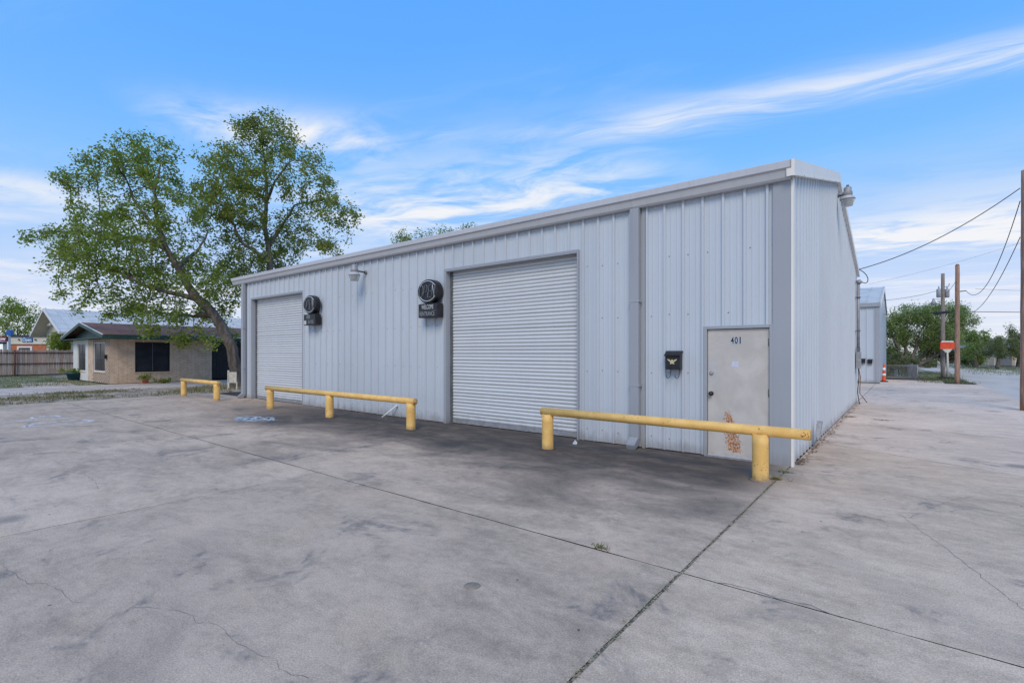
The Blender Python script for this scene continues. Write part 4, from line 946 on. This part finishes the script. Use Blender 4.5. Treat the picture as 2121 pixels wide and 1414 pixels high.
# leaning tree by the left end of the workshop
t1 = 25.
tr = TR([(491, 801.5, .34, 0), (489, 770, .27, 0), (482, 722, .255, 0), (462, 683, .25, 0), (441, 649, .24, -.1), (408, 619, .22, -.2), (386, 586, .17, -.3), (368, 553, .155, -.4), (346, 516, .12, -.4), (331, 476, .10, -.3), (305, 452, .075, 0), (281, 420, .055, .3), (262, 372, .035, .5)], t1)
lim = [TR([(408, 619, .2, -.2), (380, 612, .12, -.6), (349, 606, .10, -1.0), (300, 592, .08, -1.6), (240, 560, .055, -2.0), (170, 530, .035, -2.2)], t1),
       TR([(331, 476, .1, -.3), (322, 440, .08, -.5), (320, 400, .065, -.8), (330, 350, .045, -1.)], t1),
       TR([(441, 649, .2, -.1), (400, 655, .07, .8), (350, 650, .05, 1.5), (290, 640, .035, 2.0)], t1),
       TR([(346, 516, .12, -.4), (300, 500, .07, .8), (220, 480, .05, 1.6), (130, 480, .03, 2.)], t1),
       TR([(368, 553, .14, -.4), (410, 520, .06, .8), (430, 480, .04, 1.2)], t1)]
c1 = [(75,485,40,22,.8),(130,495,55,35),(190,470,60,40),(205,510,80,50,1.4,-2.),(260,520,60,50,1.4,-1.8),(165,375,60,38,.7),(215,335,55,38),(268,298,42,35),(270,340,60,45),(345,325,38,38),(330,370,50,40),
      (170,430,45,30,.5),(240,420,50,35,.6),(290,440,50,30,.6),(120,555,50,22,.8),(190,570,60,28,1.2,-2),(260,580,70,38,1.2,-1.5),(130,605,40,14,.6),(200,615,55,18,.7),(255,645,60,22,.8),(320,600,60,45,1.,-1.),(310,655,55,30,.9),
      (375,640,45,38,.9),(395,590,50,35),(430,570,45,35),(370,520,40,35,.6),(400,540,40,30,.7),(420,690,40,16,.8),(455,640,35,40,1.),(480,600,35,50,1.),(470,690,25,30,.9),(380,690,40,14,.6),(345,700,30,8,.4),(390,440,30,40,.5),(150,640,30,14,.4),(300,480,60,40,.7),(350,450,50,50,.7),(340,560,50,40,.9),(280,550,60,30,.9),(400,410,35,35,.8),(415,470,35,40,.8),(440,712,28,14,.8),(400,705,30,10,.6),(300,690,40,8,.4),(120,520,50,30,.7),(60,500,25,20,.6)]
make_tree('leaning_tree', 'large leaning tree with open green crown beside the workshop corner', D(491, 801.5, t1), [tr]+lim, CL(c1, t1, 1, 1., 2.0), 1500, .30, .36, 33000, .16, .165, M['leaf'], M['bark'], 3, 'trees behind the workshop')
t2 = 30.
bz = D(565, 730, t2); bz.z = 0
tr = [(tuple(bz), .3)]+TR([(563, 640, .24, 0), (560, 580, .2, 0), (559, 545, .18, 0), (556, 510, .15, 0), (548, 470, .13, .2), (551, 420, .11, .3), (552, 365, .08, .4), (545, 310, .05, .5), (540, 265, .03, .5)], t2)
lim = [TR([(559, 545, .16, 0), (535, 525, .11, -.8), (504, 505, .09, -1.2), (489, 480, .07, -1.5), (470, 430, .045, -1.7)], t2),
       TR([(556, 510, .15, 0), (585, 465, .08, .6), (610, 425, .06, 1.), (660, 415, .045, 1.2), (705, 425, .03, 1.3)], t2),
       TR([(552, 420, .11, .3), (570, 375, .06, -.6), (600, 335, .045, -1.)], t2), TR([(552, 420, .1, .3), (520, 380, .06, .9), (490, 350, .04, 1.3)], t2)]
c2 = [(540,252,38,22,.9),(520,285,60,35),(575,275,42,30),(465,320,45,32),(500,335,55,35),(600,310,55,38),(645,335,42,32),(440,375,40,32,.9,-1.5),(490,395,65,48,1.3,-1.6),(455,430,60,40,1.3,-1.8),(500,445,55,45,1.2,-1.5),
      (560,350,45,40,.6),(600,370,55,40,.8),(655,385,45,35,.9),(640,430,45,30,.7),(695,430,40,30),(730,455,22,22,.8),(690,465,40,22,.6),(540,480,50,40,.9),(600,465,50,35,.8),(590,510,55,30,1.1),(650,500,50,22,.9),(690,515,32,12,.8),
      (520,530,45,35,1.),(470,510,45,35,.9),(480,560,50,35,1.),(570,545,60,20,1.1),(425,335,30,28,.7),(415,400,32,32,.8),(420,450,32,30,.8)]
make_tree('tall_tree', 'tall forked tree with airy crown rising behind the workshop roof', bz, [tr]+lim, CL(c2, t2, 2, 1., 2.0), 1500, .34, .40, 27000, .18, .185, M['leaf_y'], M['bark_grey'], 4, 'trees behind the workshop')
def simple_tree(name, label, u, vtop_list, dep, nleaf, lsize, lm_, seed, trunk_r=.18, natt=350, step=.4, group=None, lean=0, bk='bark', fork=None, ns=1., cat='tree'):
    b_ = D(u, 730, dep); b_.z = 0; g = np.random.default_rng(seed)
    cl = CL(vtop_list, dep, seed, 1., dep*.03); cz = max(c[0][2] for c in cl)
    top = b_.lerp(Vector((np.mean([c[0][0] for c in cl]), np.mean([c[0][1] for c in cl]), cz*.75)), .9)
    tr_ = [[(tuple(b_), trunk_r), (tuple(b_.lerp(top, .35)), trunk_r*.8), (tuple(b_.lerp(top, .65)), trunk_r*.5), (tuple(top), trunk_r*.25)]]
    if fork:
        tr_ = [[(tuple(b_), trunk_r), (tuple(b_+Vector((0, 0, .35))), trunk_r*.95)]]
        for (uu, vv, dd) in fork:
            e = D(uu, vv, dep+dd); mid = (b_+Vector((0, 0, .35))).lerp(e, .5)+Vector((0, 0, -.25)); tr_.append([(tuple(b_+Vector((0, 0, .35))), trunk_r), (tuple(mid), trunk_r*.5), (tuple(e), trunk_r*.2)])
    return make_tree(name, label, b_, tr_, cl, natt, step, step*1.25, nleaf, lsize, lsize*1.1*ns, lm_, M[bk], seed, group, cat=cat)
simple_tree('background_tree', 'green treetop showing above the workshop gutter', 905, [(830,490,25,25),(870,500,35,30),(905,485,20,22,.7),(930,500,30,20),(965,475,25,12,.8),(985,465,10,8,.6),(890,530,70,30)], 50, 4200, .22, M['leaf_y'], 21, natt=260, group='trees behind the workshop')
simple_tree('background_tree', 'leafy tree at the far left behind the restaurant', 30, [(20,640,30,22),(55,645,30,22),(20,675,35,25),(60,675,35,20),(85,660,20,22),(-15,650,25,30),(45,700,40,15)], 84, 6500, .34, M['leaf'], 22, .3, 320, .6, 'far trees left')
simple_tree('shrub', 'leafy shrub growing over the cedar fence beside the hall windows', 125, [(120,705,14,16),(135,712,16,12),(108,716,14,8),(118,690,6,10,.6),(148,715,8,10)], 47, 2600, .20, M['leaf'], 23, .06, 160, .3, cat='shrub')
# right hand side trees
simple_tree('mesquite_tree', 'spreading mesquite with forked dark trunk behind the chain link fence', 1880, [(1845,665,26,26),(1885,655,34,22),(1925,660,34,26),(1960,655,34,28),(1990,660,24,26),(1850,700,28,26,1.2),(1900,695,40,26,1.2),(1945,695,40,24,1.2),(1980,690,22,22),(1840,735,20,22),(1905,638,40,8,.5),(1960,632,30,8,.5),(1985,640,25,12,.5)],
            41, 42000, .13, M['leaf_m'], 24, .26, 900, .32, fork=[(1848, 690, -.6), (1872, 690, .5), (1905, 690, -.4), (1935, 705, .6), (1975, 708, -.2)], ns=1.5)
simple_tree('shrub', 'dark rounded shrub filling the corner behind the chain link fence', 1862, [(1845,762,16,18),(1868,765,18,16),(1885,770,14,12),(1850,745,18,14),(1880,748,18,14),(1835,768,12,16)], 38, 9000, .10, M['leaf_d'], 25, .06, 260, .25, cat='shrub')
simple_tree('roadside_tree', 'brownish tree behind the orange board', 1936, [(1925,725,20,16),(1945,722,24,18),(1965,735,16,14),(1930,742,18,10)], 58, 8000, .19, M['leaf_b'], 26, .22, 260, .4, 'trees along the road')
simple_tree('roadside_tree', 'low dark tree showing between the forks of the mesquite', 1868, [(1842,735,22,22),(1868,742,24,18),(1895,745,22,16),(1922,748,20,12)], 56, 6500, .2, M['leaf_d'], 31, .18, 260, .4, 'trees along the road')
simple_tree('roadside_tree', 'long dusky treeline tree at the far end of the road', 2050, [(2000,748,26,12),(2035,742,26,14),(2070,745,26,12),(2105,742,26,16)], 100, 6000, .33, M['leaf_d'], 32, .25, 260, .6, 'trees along the road')
simple_tree('roadside_tree', 'green tree just right of the bare wooden pole', 2020, [(2000,700,18,20),(2020,705,22,18),(2005,730,24,20,1.2),(2028,695,14,10),(2040,690,12,8,.6),(2015,745,26,14,1.1)], 60, 10500, .19, M['leaf_m'], 27, .25, 300, .45, 'trees along the road')
simple_tree('roadside_tree', 'dusky tree before the sheds across the road', 2066, [(2050,728,20,16),(2072,722,22,18),(2092,718,20,18),(2065,706,16,10,.6)], 54, 8200, .16, M['leaf_d'], 28, .2, 260, .4, 'trees along the road')
simple_tree('roadside_tree', 'tall thin tree near the right edge across the road', 2108, [(2095,690,9,20,.7),(2110,700,16,18),(2122,715,20,20),(2105,730,18,14),(2140,700,20,20)], 60, 8500, .19, M['leaf_d'], 29, .2, 280, .4, 'trees along the road')
simple_tree('roadside_tree', 'dark tree in the far row beyond the brownish tree', 1990, [(1975,745,20,14),(1995,748,18,12),(1955,748,16,12),(1910,745,20,12)], 85, 4000, .3, M['leaf_d'], 30, .2, 200, .6, 'trees along the road')
# ------------------------------------------------------------------ chain link fence
cf = thing('chain_link_fence', (-1.1, 39.7, 0), 'low grey chain link fence in front of the mesquite', 'fence'); fy = 39.7; fx0, fx1 = -1.1, .48; fh = .86
def linkpanel(a, b):
    a, b = Vector(a), Vector(b); L = (b-a).length; dr = (b-a)/L; mb = MB(); st = .075; n = int((L+fh)/st)
    for i in range(n):
        for sg in (1, -1):
            s0 = i*st-fh if sg == 1 else i*st; pts = []
            for q_ in (0, fh): 
                pts.append((s0+(q_ if sg == 1 else -q_), q_))
            (sa, za), (sb, zb) = pts
            lo, hi = 0, 1
            if sb != sa:
                f0, f1 = (0-sa)/(sb-sa), (L-sa)/(sb-sa); lo, hi = max(0, min(f0, f1)), min(1, max(f0, f1))
            if hi-lo < .02: continue
            A_, B_ = a+dr*(sa+(sb-sa)*lo)+Vector((0, 0, .03+fh*lo)), a+dr*(sa+(sb-sa)*hi)+Vector((0, 0, .03+fh*hi)); mb.tube([A_, B_], .0035, 3, False)
    tag(mb.build('wire_mesh', M['steel'], cf), kind='stuff'); MB().tube([a+Vector((0, 0, fh+.03)), b+Vector((0, 0, fh+.03))], .018, 8).build('top_rail', M['steel'], cf)
linkpanel((fx0, fy, 0), (fx1, fy, 0)); linkpanel((fx1, fy, 0), (.0, 47, 0))
for x, y in ((fx0, fy), (fx1, fy), (.24, 43.3), (0., 47)): MB().tube([(x, y, 0), (x, y, fh+.08)], .032, 10).build('post', M['steel'], cf)
# ------------------------------------------------------------------ utility poles, wires
def pole(p, h_, r_, mat, label):
    p = Vector(p); o = thing('utility_pole', p, label, 'pole', 'wooden poles along the road')
    n = 12; MB().tube([p+Vector((random.uniform(-.006, .006), random.uniform(-.006, .006), -.1 if i == 0 else h_*i/n)) for i in range(n+1)], [r_*(1.08-.25*i/n) for i in range(n+1)], 14).build('shaft', mat, o)
    return o
pA = G(1983, 795); pa = pole(pA, 6.42, .112, M['wood'], 'bare brown wooden pole at the corner of the lot'); MB().lathe(pA+Vector((0, 0, 6.42)), [(.095, 0), (.05, .07), (0, .08)], 12).build('cap', M['wood2'], pa)
MB().tube([pA+Vector((.1, 0, 5.0)), pA+Vector((.35, 0, 5.02))], .03, 6).build('insulator', M['steel_dark'], pa)
pB = G(1953, 783.5); pb_ = pole(pB, 6.9, .115, M['wood2'], 'weathered pole carrying a transformer and street lamp')
for sx_ in (-.27, .27):
    c = pB+Vector((sx_*math.cos(YAW), sx_*math.sin(YAW), 5.32)); tf = MB().lathe(c, [(.10, 0), (.13, .04), (.13, .52), (.10, .56), (.0, .58)], 14).build('transformer', M['steel'], pb_)
    MB().lathe(c+Vector((0, 0, .57)), [(.02, 0), (.035, .05), (.02, .1), (.03, .15), (0, .18)], 8).build('bushing', M['steel_dark'], tf)
c = pB-e_*.62+Vector((0, 0, 5.1)); MB().tube([pB+Vector((0, 0, 5.2)), c+Vector((0, 0, .1))], .018, 6).build('lamp_arm', M['steel_dark'], pb_); MB().lathe(c, [(.16, -.25), (.12, -.05), (.07, 0), (.05, .15), (0, .17)], 12).build('lamp_head', M['steel'], pb_)
MB().tube([pB+e_*.1+Vector((0,0,6.0)), pB+e_*.38+Vector((0,0,6.05)), pB+e_*.42+Vector((0,0,6.25))], .02, 6).build('cutout', M['steel_dark'], pb_)
pC = G(2125, 850); pole(pC, 7.05, .12, M['wood'], 'wooden pole at the right edge of the picture')
def wire(a, b, sag, label, r_=.012, n=22, name='overhead_wire'):
    a, b = Vector(a), Vector(b); pts = [a.lerp(b, i/n)-Vector((0, 0, sag*4*(i/n)*(1-i/n))) for i in range(n+1)]
    return tag(MB().tube(pts, r_, 5).build(name, M['wire'], None), label, 'wire', 'overhead wires')
zC = lambda v: 1.7+(730-v)*14.62/1032
wire((xm+.02, ym, 4.43), (pC.x-.12, pC.y, zC(388)), .28, 'black service wire from the workshop gable to the right edge pole', .013)
wire(pA+Vector((.35, 0, 5.02)), (pC.x-.12, pC.y, zC(415)), 1.15, 'sagging wire from the bare pole to the right edge pole')
wire(D(2012, 648, 25.5), (pC.x-.12, pC.y, zC(490)), .42, 'lower sagging wire ending at the right edge pole', .011)
wire(pA+Vector((.08, 0, 3.92)), D(2300, 645, 27), .04, 'level cable running right from the bare pole', .016)
cb = wire(D(1826, 651, 33), pA+Vector((-.08, 0, 3.98)), .10, 'cable passing through the mesquite crown to the bare pole', .012)
wire(D(1826, 622, 34), pB+Vector((-.05, 0, 5.85)), .12, 'wire from the rear building to the transformer pole', .012)
wire(pB+Vector((.05, 0, 5.5)), pA+Vector((-.05, 0, 5.6)), .1, 'short wire between the two far poles', .010)
wire(D(2020, 598, 40), D(2300, 602, 40), .1, 'thin far wire above the road', .010); wire(D(1800, 588, 60), D(2121, 500, 60), .3, 'thin faint wire crossing the cloud on the right', .010)
cs_ = thing('cable_splice', D(1948, 648, 29.5), 'dark splice case hanging on the cable between the poles', 'cable box'); MB().tube([D(1932, 648.5, 29.5), D(1936, 648.5, 29.5), D(1964, 646.5, 29.3), D(1968, 646.3, 29.3)], [.03, .075, .075, .03], 8).build('case', M['black'], cs_)
for u in (1940, 1960): MB().tube([D(u, 648, 29.4), D(u, 643.5, 29.4)], .012, 5).build('hanger', M['wire'], cs_)
# orange board on its post
c = G(1963, 784.5); ob = thing('roadside_board', c, 'orange rectangular board on a cream post by the road', 'sign'); dp = 1.7*1032/54.5
MB().tube([c, D(1962.5, 729, dp)], [.07, .045], 10).build('post', M['cream'], ob)
bd_ = MB(); q_ = [D(1948, 722.5, dp), D(1978, 722.5, dp), D(1978, 708.5, dp), D(1948, 708.5, dp)]; bd_.prism(q_, fwd*.05).build('board', M['board'], ob)
MB().prism([D(1952, 722.8, dp), D(1973, 722.8, dp), D(1966, 730, dp), D(1959, 730, dp)], fwd*.05).build('bracket', M['cream'], ob)
MB().prism([D(1950, 708.3, dp), D(1976, 708.3, dp), D(1974, 705.8, dp), D(1953, 705.8, dp)], fwd*.06).build('top_cap', M['white'], ob)
MB().prism([c+e_*-.42-fwd*.3, c+e_*.42-fwd*.3, c+e_*.42+fwd*.35, c+e_*-.42+fwd*.35], (0, 0, .12)).build('base', M['black'], ob, .03)
# far houses, sheds and a parked car across the road
def cottage(u0, u1, dep, wz, rz, wm, rm_, label, wins=1):
    a, b = D(u0, 730, dep), D(u1, 730, dep); a.z = b.z = 0; o = thing('far_house', a, label, 'house', 'houses across the road'); ex2 = (b-a); L = ex2.length; ex2 /= L; dpv = fwd*5
    MB().prism([a, b, b+Vector((0, 0, wz)), a+Vector((0, 0, wz))], dpv).build('wall', wm, o)
    ov = ex2*.35; f0 = -fwd*.35
    MB().prism([a-ov+f0+Vector((0, 0, wz)), b+ov+f0+Vector((0, 0, wz)), (b+ov+fwd*2.5)+Vector((0, 0, rz)), (a-ov+fwd*2.5)+Vector((0, 0, rz))], (0, 0, .08)).build('roof', rm_, o)
    MB().prism([a-ov+fwd*5.35+Vector((0, 0, wz)), b+ov+fwd*5.35+Vector((0, 0, wz)), (b+ov+fwd*2.5)+Vector((0, 0, rz)), (a-ov+fwd*2.5)+Vector((0, 0, rz))], (0, 0, .08)).build('roof', rm_, o)
    for q_ in (a, b-ex2*.1): MB().prism([q_+Vector((0, 0, wz)), q_+fwd*5+Vector((0, 0, wz)), q_+fwd*2.5+Vector((0, 0, rz))], ex2*.1).build('gable', wm, o)
    for i in range(wins):
        c_ = a+ex2*L*(i+.6)/(wins+.4); w_ = MB().prism([c_-ex2*.45+Vector((0, 0, .9))-fwd*.03, c_+ex2*.45+Vector((0, 0, .9))-fwd*.03, c_+ex2*.45+Vector((0, 0, 2.0))-fwd*.03, c_-ex2*.45+Vector((0, 0, 2.0))-fwd*.03], fwd*.028).build('window', M['glass'], o)
    c_ = a+ex2*L*.15; MB().prism([c_-ex2*.4-fwd*.03, c_+ex2*.4-fwd*.03, c_+ex2*.4+Vector((0, 0, 2.0))-fwd*.03, c_-ex2*.4+Vector((0, 0, 2.0))-fwd*.03], fwd*.028).build('door', M['cream'], o)
cottage(2020, 2052, 78, 2.2, 3.6, M['offwhite'], M['metalroof'], 'small white house far down the road between trees', 2)
cottage(2096, 2175, 64, 2.1, 3.4, M['picket2'], M['roof'], 'grey house with pale roof at the right edge across the road', 3)
cottage(2060, 2092, 66, 2.1, 2.7, M['brick'], M['shingle'], 'low brick house with tan door behind the dusky tree', 1)
vd = thing('parked_car', D(1912, 757, 62), 'white car parked far behind the mesquite', 'car'); c = D(1912, 730, 62); c.z = 0; vx = e_
def cp(s, z, w=0): return c+vx*s+fwd*w+Vector((0, 0, z))
MB().prism([cp(-2.1,.35),cp(2.1,.35),cp(2.15,.75),cp(2.0,.95),cp(1.1,1.0),cp(.55,1.42),cp(-.9,1.45),cp(-1.7,1.05),cp(-2.1,.95)], fwd*1.7).build('body', M['white'], vd, .05)
MB().prism([cp(1.0,1.0,-.01),cp(.5,1.37,-.01),cp(-.85,1.39,-.01),cp(-1.45,1.03,-.01)], fwd*.012).build('side_window', M['glass'], vd)
for s in (-1.3, 1.3):
    for w in (0, 1.5): wl = MB().lathe(cp(s, .32, w-.02), [(.32, 0), (.32, .2)], 16, fwd).build('wheel', M['black'], vd); MB().lathe(cp(s, .32, w-.025), [(.18, 0), (.18, .01)], 12, fwd).build('rim', M['steel'], wl)
# ------------------------------------------------------------------ grass, weeds, litter, chalk
def blades(n, reg, hmin, hmax, seed, name, mat, label, cat='grass', clump=.10, zz=0.):
    g = np.random.default_rng(seed); nc = max(1, n//9); cx2 = reg(g, nc); idx = g.integers(0, nc, n)
    p = np.zeros((n, 3)); p[:, :2] = cx2[idx]+g.normal(0, clump, (n, 2)); p[:, 2] = zz-.01
    a = g.uniform(0, 2*math.pi, n); h_ = g.uniform(hmin, hmax, n); ln = g.uniform(.2, 1.1, n); dr = np.stack([np.cos(a)*ln, np.sin(a)*ln, np.ones(n)], 1); dr /= np.linalg.norm(dr, axis=1)[:, None]
    sd = np.stack([-np.sin(a), np.cos(a), np.zeros(n)], 1); w = (h_*.12+.004)[:, None]
    v = np.stack([p-sd*w*.5, p+sd*w*.5, p+dr*h_[:, None]*.6+sd*w*.4, p+dr*h_[:, None]+np.array([0, 0, -.2])*h_[:, None]*.3], 1)
    o = quads_obj(name, v, g.random(n), mat); return tag(o, label, cat, kind='stuff')
def r_verge(g, n):
    p = np.stack([g.uniform(-28.3, -22.95, n*3), g.uniform(-8, 20, n*3)], 1); q_ = np.sin(p[:, 0]*1.7+np.sin(p[:, 1]*.8)*2)+np.sin(p[:, 1]*1.1+p[:, 0]*.6); k_ = np.argsort(-(q_+g.normal(0, .7, len(q_))))[:n]; return p[k_]
blades(16000, r_verge, .05, .15, 41, 'verge_grass', M['grass_dry'], 'patchy short grass on the bare strip beside the lot')
blades(12000, lambda g, n: np.stack([g.uniform(-50, -33.8, n), g.uniform(-6, 7.2, n)], 1), .05, .14, 42, 'lawn_grass', M['grass'], 'short lawn grass before the cedar fence', clump=.2)
blades(3500, lambda g, n: np.stack([g.uniform(.5, 2.8, n), g.uniform(36.5, 56, n)], 1), .05, .18, 43, 'roadside_grass', M['grass'], 'grass tufts along the road beyond the wooden poles', clump=.15)
blades(5000, lambda g, n: np.stack([g.uniform(4, 14, n), 88-2.8*g.uniform(4, 14, n)+g.uniform(2, 8, n)], 1), .08, .22, 44, 'far_verge_grass', M['grass'], 'dry grass along the far side of the road', clump=.25)
def tuft(u, v, n, h_, spread, seed, mat, label):
    c = G(u, v); g = np.random.default_rng(seed); o = thing('weed', c, label, 'weed'); p = np.zeros((n, 3)); p[:, 0] = c.x+g.normal(0, spread, n); p[:, 1] = c.y+g.normal(0, .018, n); p[:, 2] = -.01
    a = g.uniform(0, 2*math.pi, n); ln = g.uniform(.4, 2.2, n); dr = np.stack([np.cos(a)*ln, np.sin(a)*ln, np.ones(n)], 1); dr /= np.linalg.norm(dr, axis=1)[:, None]; hh = (g.uniform(.4, 1., n)*h_)[:, None]
    sd = np.stack([-np.sin(a), np.cos(a), np.zeros(n)], 1)*hh*.07; vv = np.stack([p-sd*.5, p+dr*hh*.5-sd, p+dr*hh-np.array([0, 0, .1])*hh, p+dr*hh*.5+sd], 1); quads_obj('blades', vv, g.random(n), mat, o)
tuft(1244, 1135, 55, .085, .04, 51, M['grass'], 'small green weed sprouting from the pavement joint')
tuft(1607, 992, 90, .10, .07, 52, M['straw'], 'straw coloured weed at the foot of the right rail post'); tuft(1625, 978, 60, .08, .06, 53, M['grass'], 'thin green weed at the workshop corner joint')
# joint debris and dry leaves
def flakes(n, reg, size, seed, name, mat, label, cat, h=.012, elong=1.8):
    g = np.random.default_rng(seed); p = reg(g, n); p = np.concatenate([p, np.full((n, 1), .003)], 1); a = g.uniform(0, 2*math.pi, n); L = (size*g.uniform(.5, 1.3, n))[:, None]
    d_ = np.stack([np.cos(a), np.sin(a), g.uniform(-.1, .35, n)], 1); s2 = np.stack([-np.sin(a), np.cos(a), g.uniform(-.3, .3, n)], 1); p[:, 2] += g.uniform(.002, h, n)
    v = np.stack([p, p+d_*L*.5+s2*L/elong/2, p+d_*L, p+d_*L*.5-s2*L/elong/2], 1); v[:, :, 2] = np.maximum(v[:, :, 2], .002); return tag(quads_obj(name, v, g.random(n), mat), label, cat, kind='stuff')
flakes(900, lambda g, n: np.stack([XJ+g.normal(0, .016, n), g.uniform(1.6, 8.3, n)], 1), .022, 61, 'joint_debris', M['straw'], 'straw bits and grit caught in the wide pavement joint', 'debris', .006, 3.)
flakes(500, lambda g, n: np.stack([XJ+.05+np.abs(g.normal(0, .05, n)), 8.6+12*g.random(n)**1.3], 1), .045, 62, 'leaf_litter', M['dryleaf'], 'dry brown leaves along the foot of the side wall', 'leaves')
for i, (u, v, n) in enumerate(((1826, 870, 60), (1760, 863, 70))):
    c = G(u, v); flakes(n, lambda g, k_: np.stack([c.x+g.normal(0, .10, k_), c.y+g.normal(0, .06, k_)], 1), .05, 70+i, 'leaf_pile', M['dryleaf'], ('small heap of dry leaves on the driveway beside the side wall', 'dark row of dry leaves at the foot of the side wall')[i], 'leaves')
flakes(70, lambda g, n: np.stack([g.uniform(-18, 2.6, n), g.uniform(2.0, 16, n)], 1)[[True]*n], .035, 75, 'scattered_leaves', M['dryleaf'], 'single dry leaves scattered over the concrete', 'leaves')
c = G(1190, 920); tag(MB().add([c+Vector((-.05, 0, .004)), c+Vector((.05, -.02, .004)), c+Vector((.045, .03, .03)), c+Vector((0, .02, .085))], [(0, 1, 3), (1, 2, 3), (2, 0, 3), (0, 2, 1)]).build('paper_scrap', M['white'], None), 'crumpled white paper scrap near the left post of the right rail', 'litter')
# sidewalk chalk
def scribble(lst, mat, w, name, par):
    for pl in lst:
        pts = [G(*p_) for p_ in pl]; o2 = []
        for a, b in zip(pts[:-1], pts[1:]):
            n = max(2, int((b-a).length/.12)); o2 += [a.lerp(b, i/n)+Vector((random.uniform(-.012, .012), random.uniform(-.012, .012), 0)) for i in range(n)]
        o2.append(pts[-1]); MB().ribbon(o2, w, .0045, .4).build(name, mat, par)
z_ = 8.158
def cpx(l): return [(a/z_, 820+b/z_) for a, b in l]
ck = thing('chalk_drawing', G(100, 875), 'white chalk outlines on the concrete at the left edge', 'chalk drawing')
scribble([cpx([(390,530),(450,505),(600,465),(780,455),(960,438),(1180,420),(1390,405),(1560,415),(1500,430),(1350,458),(1100,480),(850,500),(620,512),(480,512),(450,500)]), cpx([(950,440),(1010,432),(1180,425),(1390,405)]), cpx([(-100,460),(0,452),(160,440),(330,428),(530,415),(700,397),(920,385),(1190,375)]), cpx([(520,362),(570,380)]), cpx([(660,355),(800,330),(950,335),(1020,350)]), cpx([(690,362),(740,358)])], M['chalk_w'], .085, 'chalk_line', ck)
ck = thing('chalk_drawing', G(530, 867), 'blue and white chalk scribble before the left roll-up door', 'chalk drawing')
def loop(cu, cv, a, b, n=16, ph=0, wv=0): return [(cu+a*math.cos(2*math.pi*i/n+ph)*(1+wv*math.sin(3*i)), cv+b*math.sin(2*math.pi*i/n+ph)*(1+wv*math.cos(2*i))) for i in range(n+1)]
scribble([loop(528, 867, 38, 4.6, 22, 0, .08), loop(515, 868, 18, 2.2), loop(500, 867.5, 9, 1.5)], M['chalk_b'], .085, 'chalk_line', ck)
scribble([loop(545, 866, 20, 3.0, 14, .5, .1), [(520, 871), (545, 867), (570, 870)], [(530, 863), (548, 866), (566, 863)], loop(530, 869, 10, 1.2)], M['chalk_w'], .06, 'chalk_line', ck)
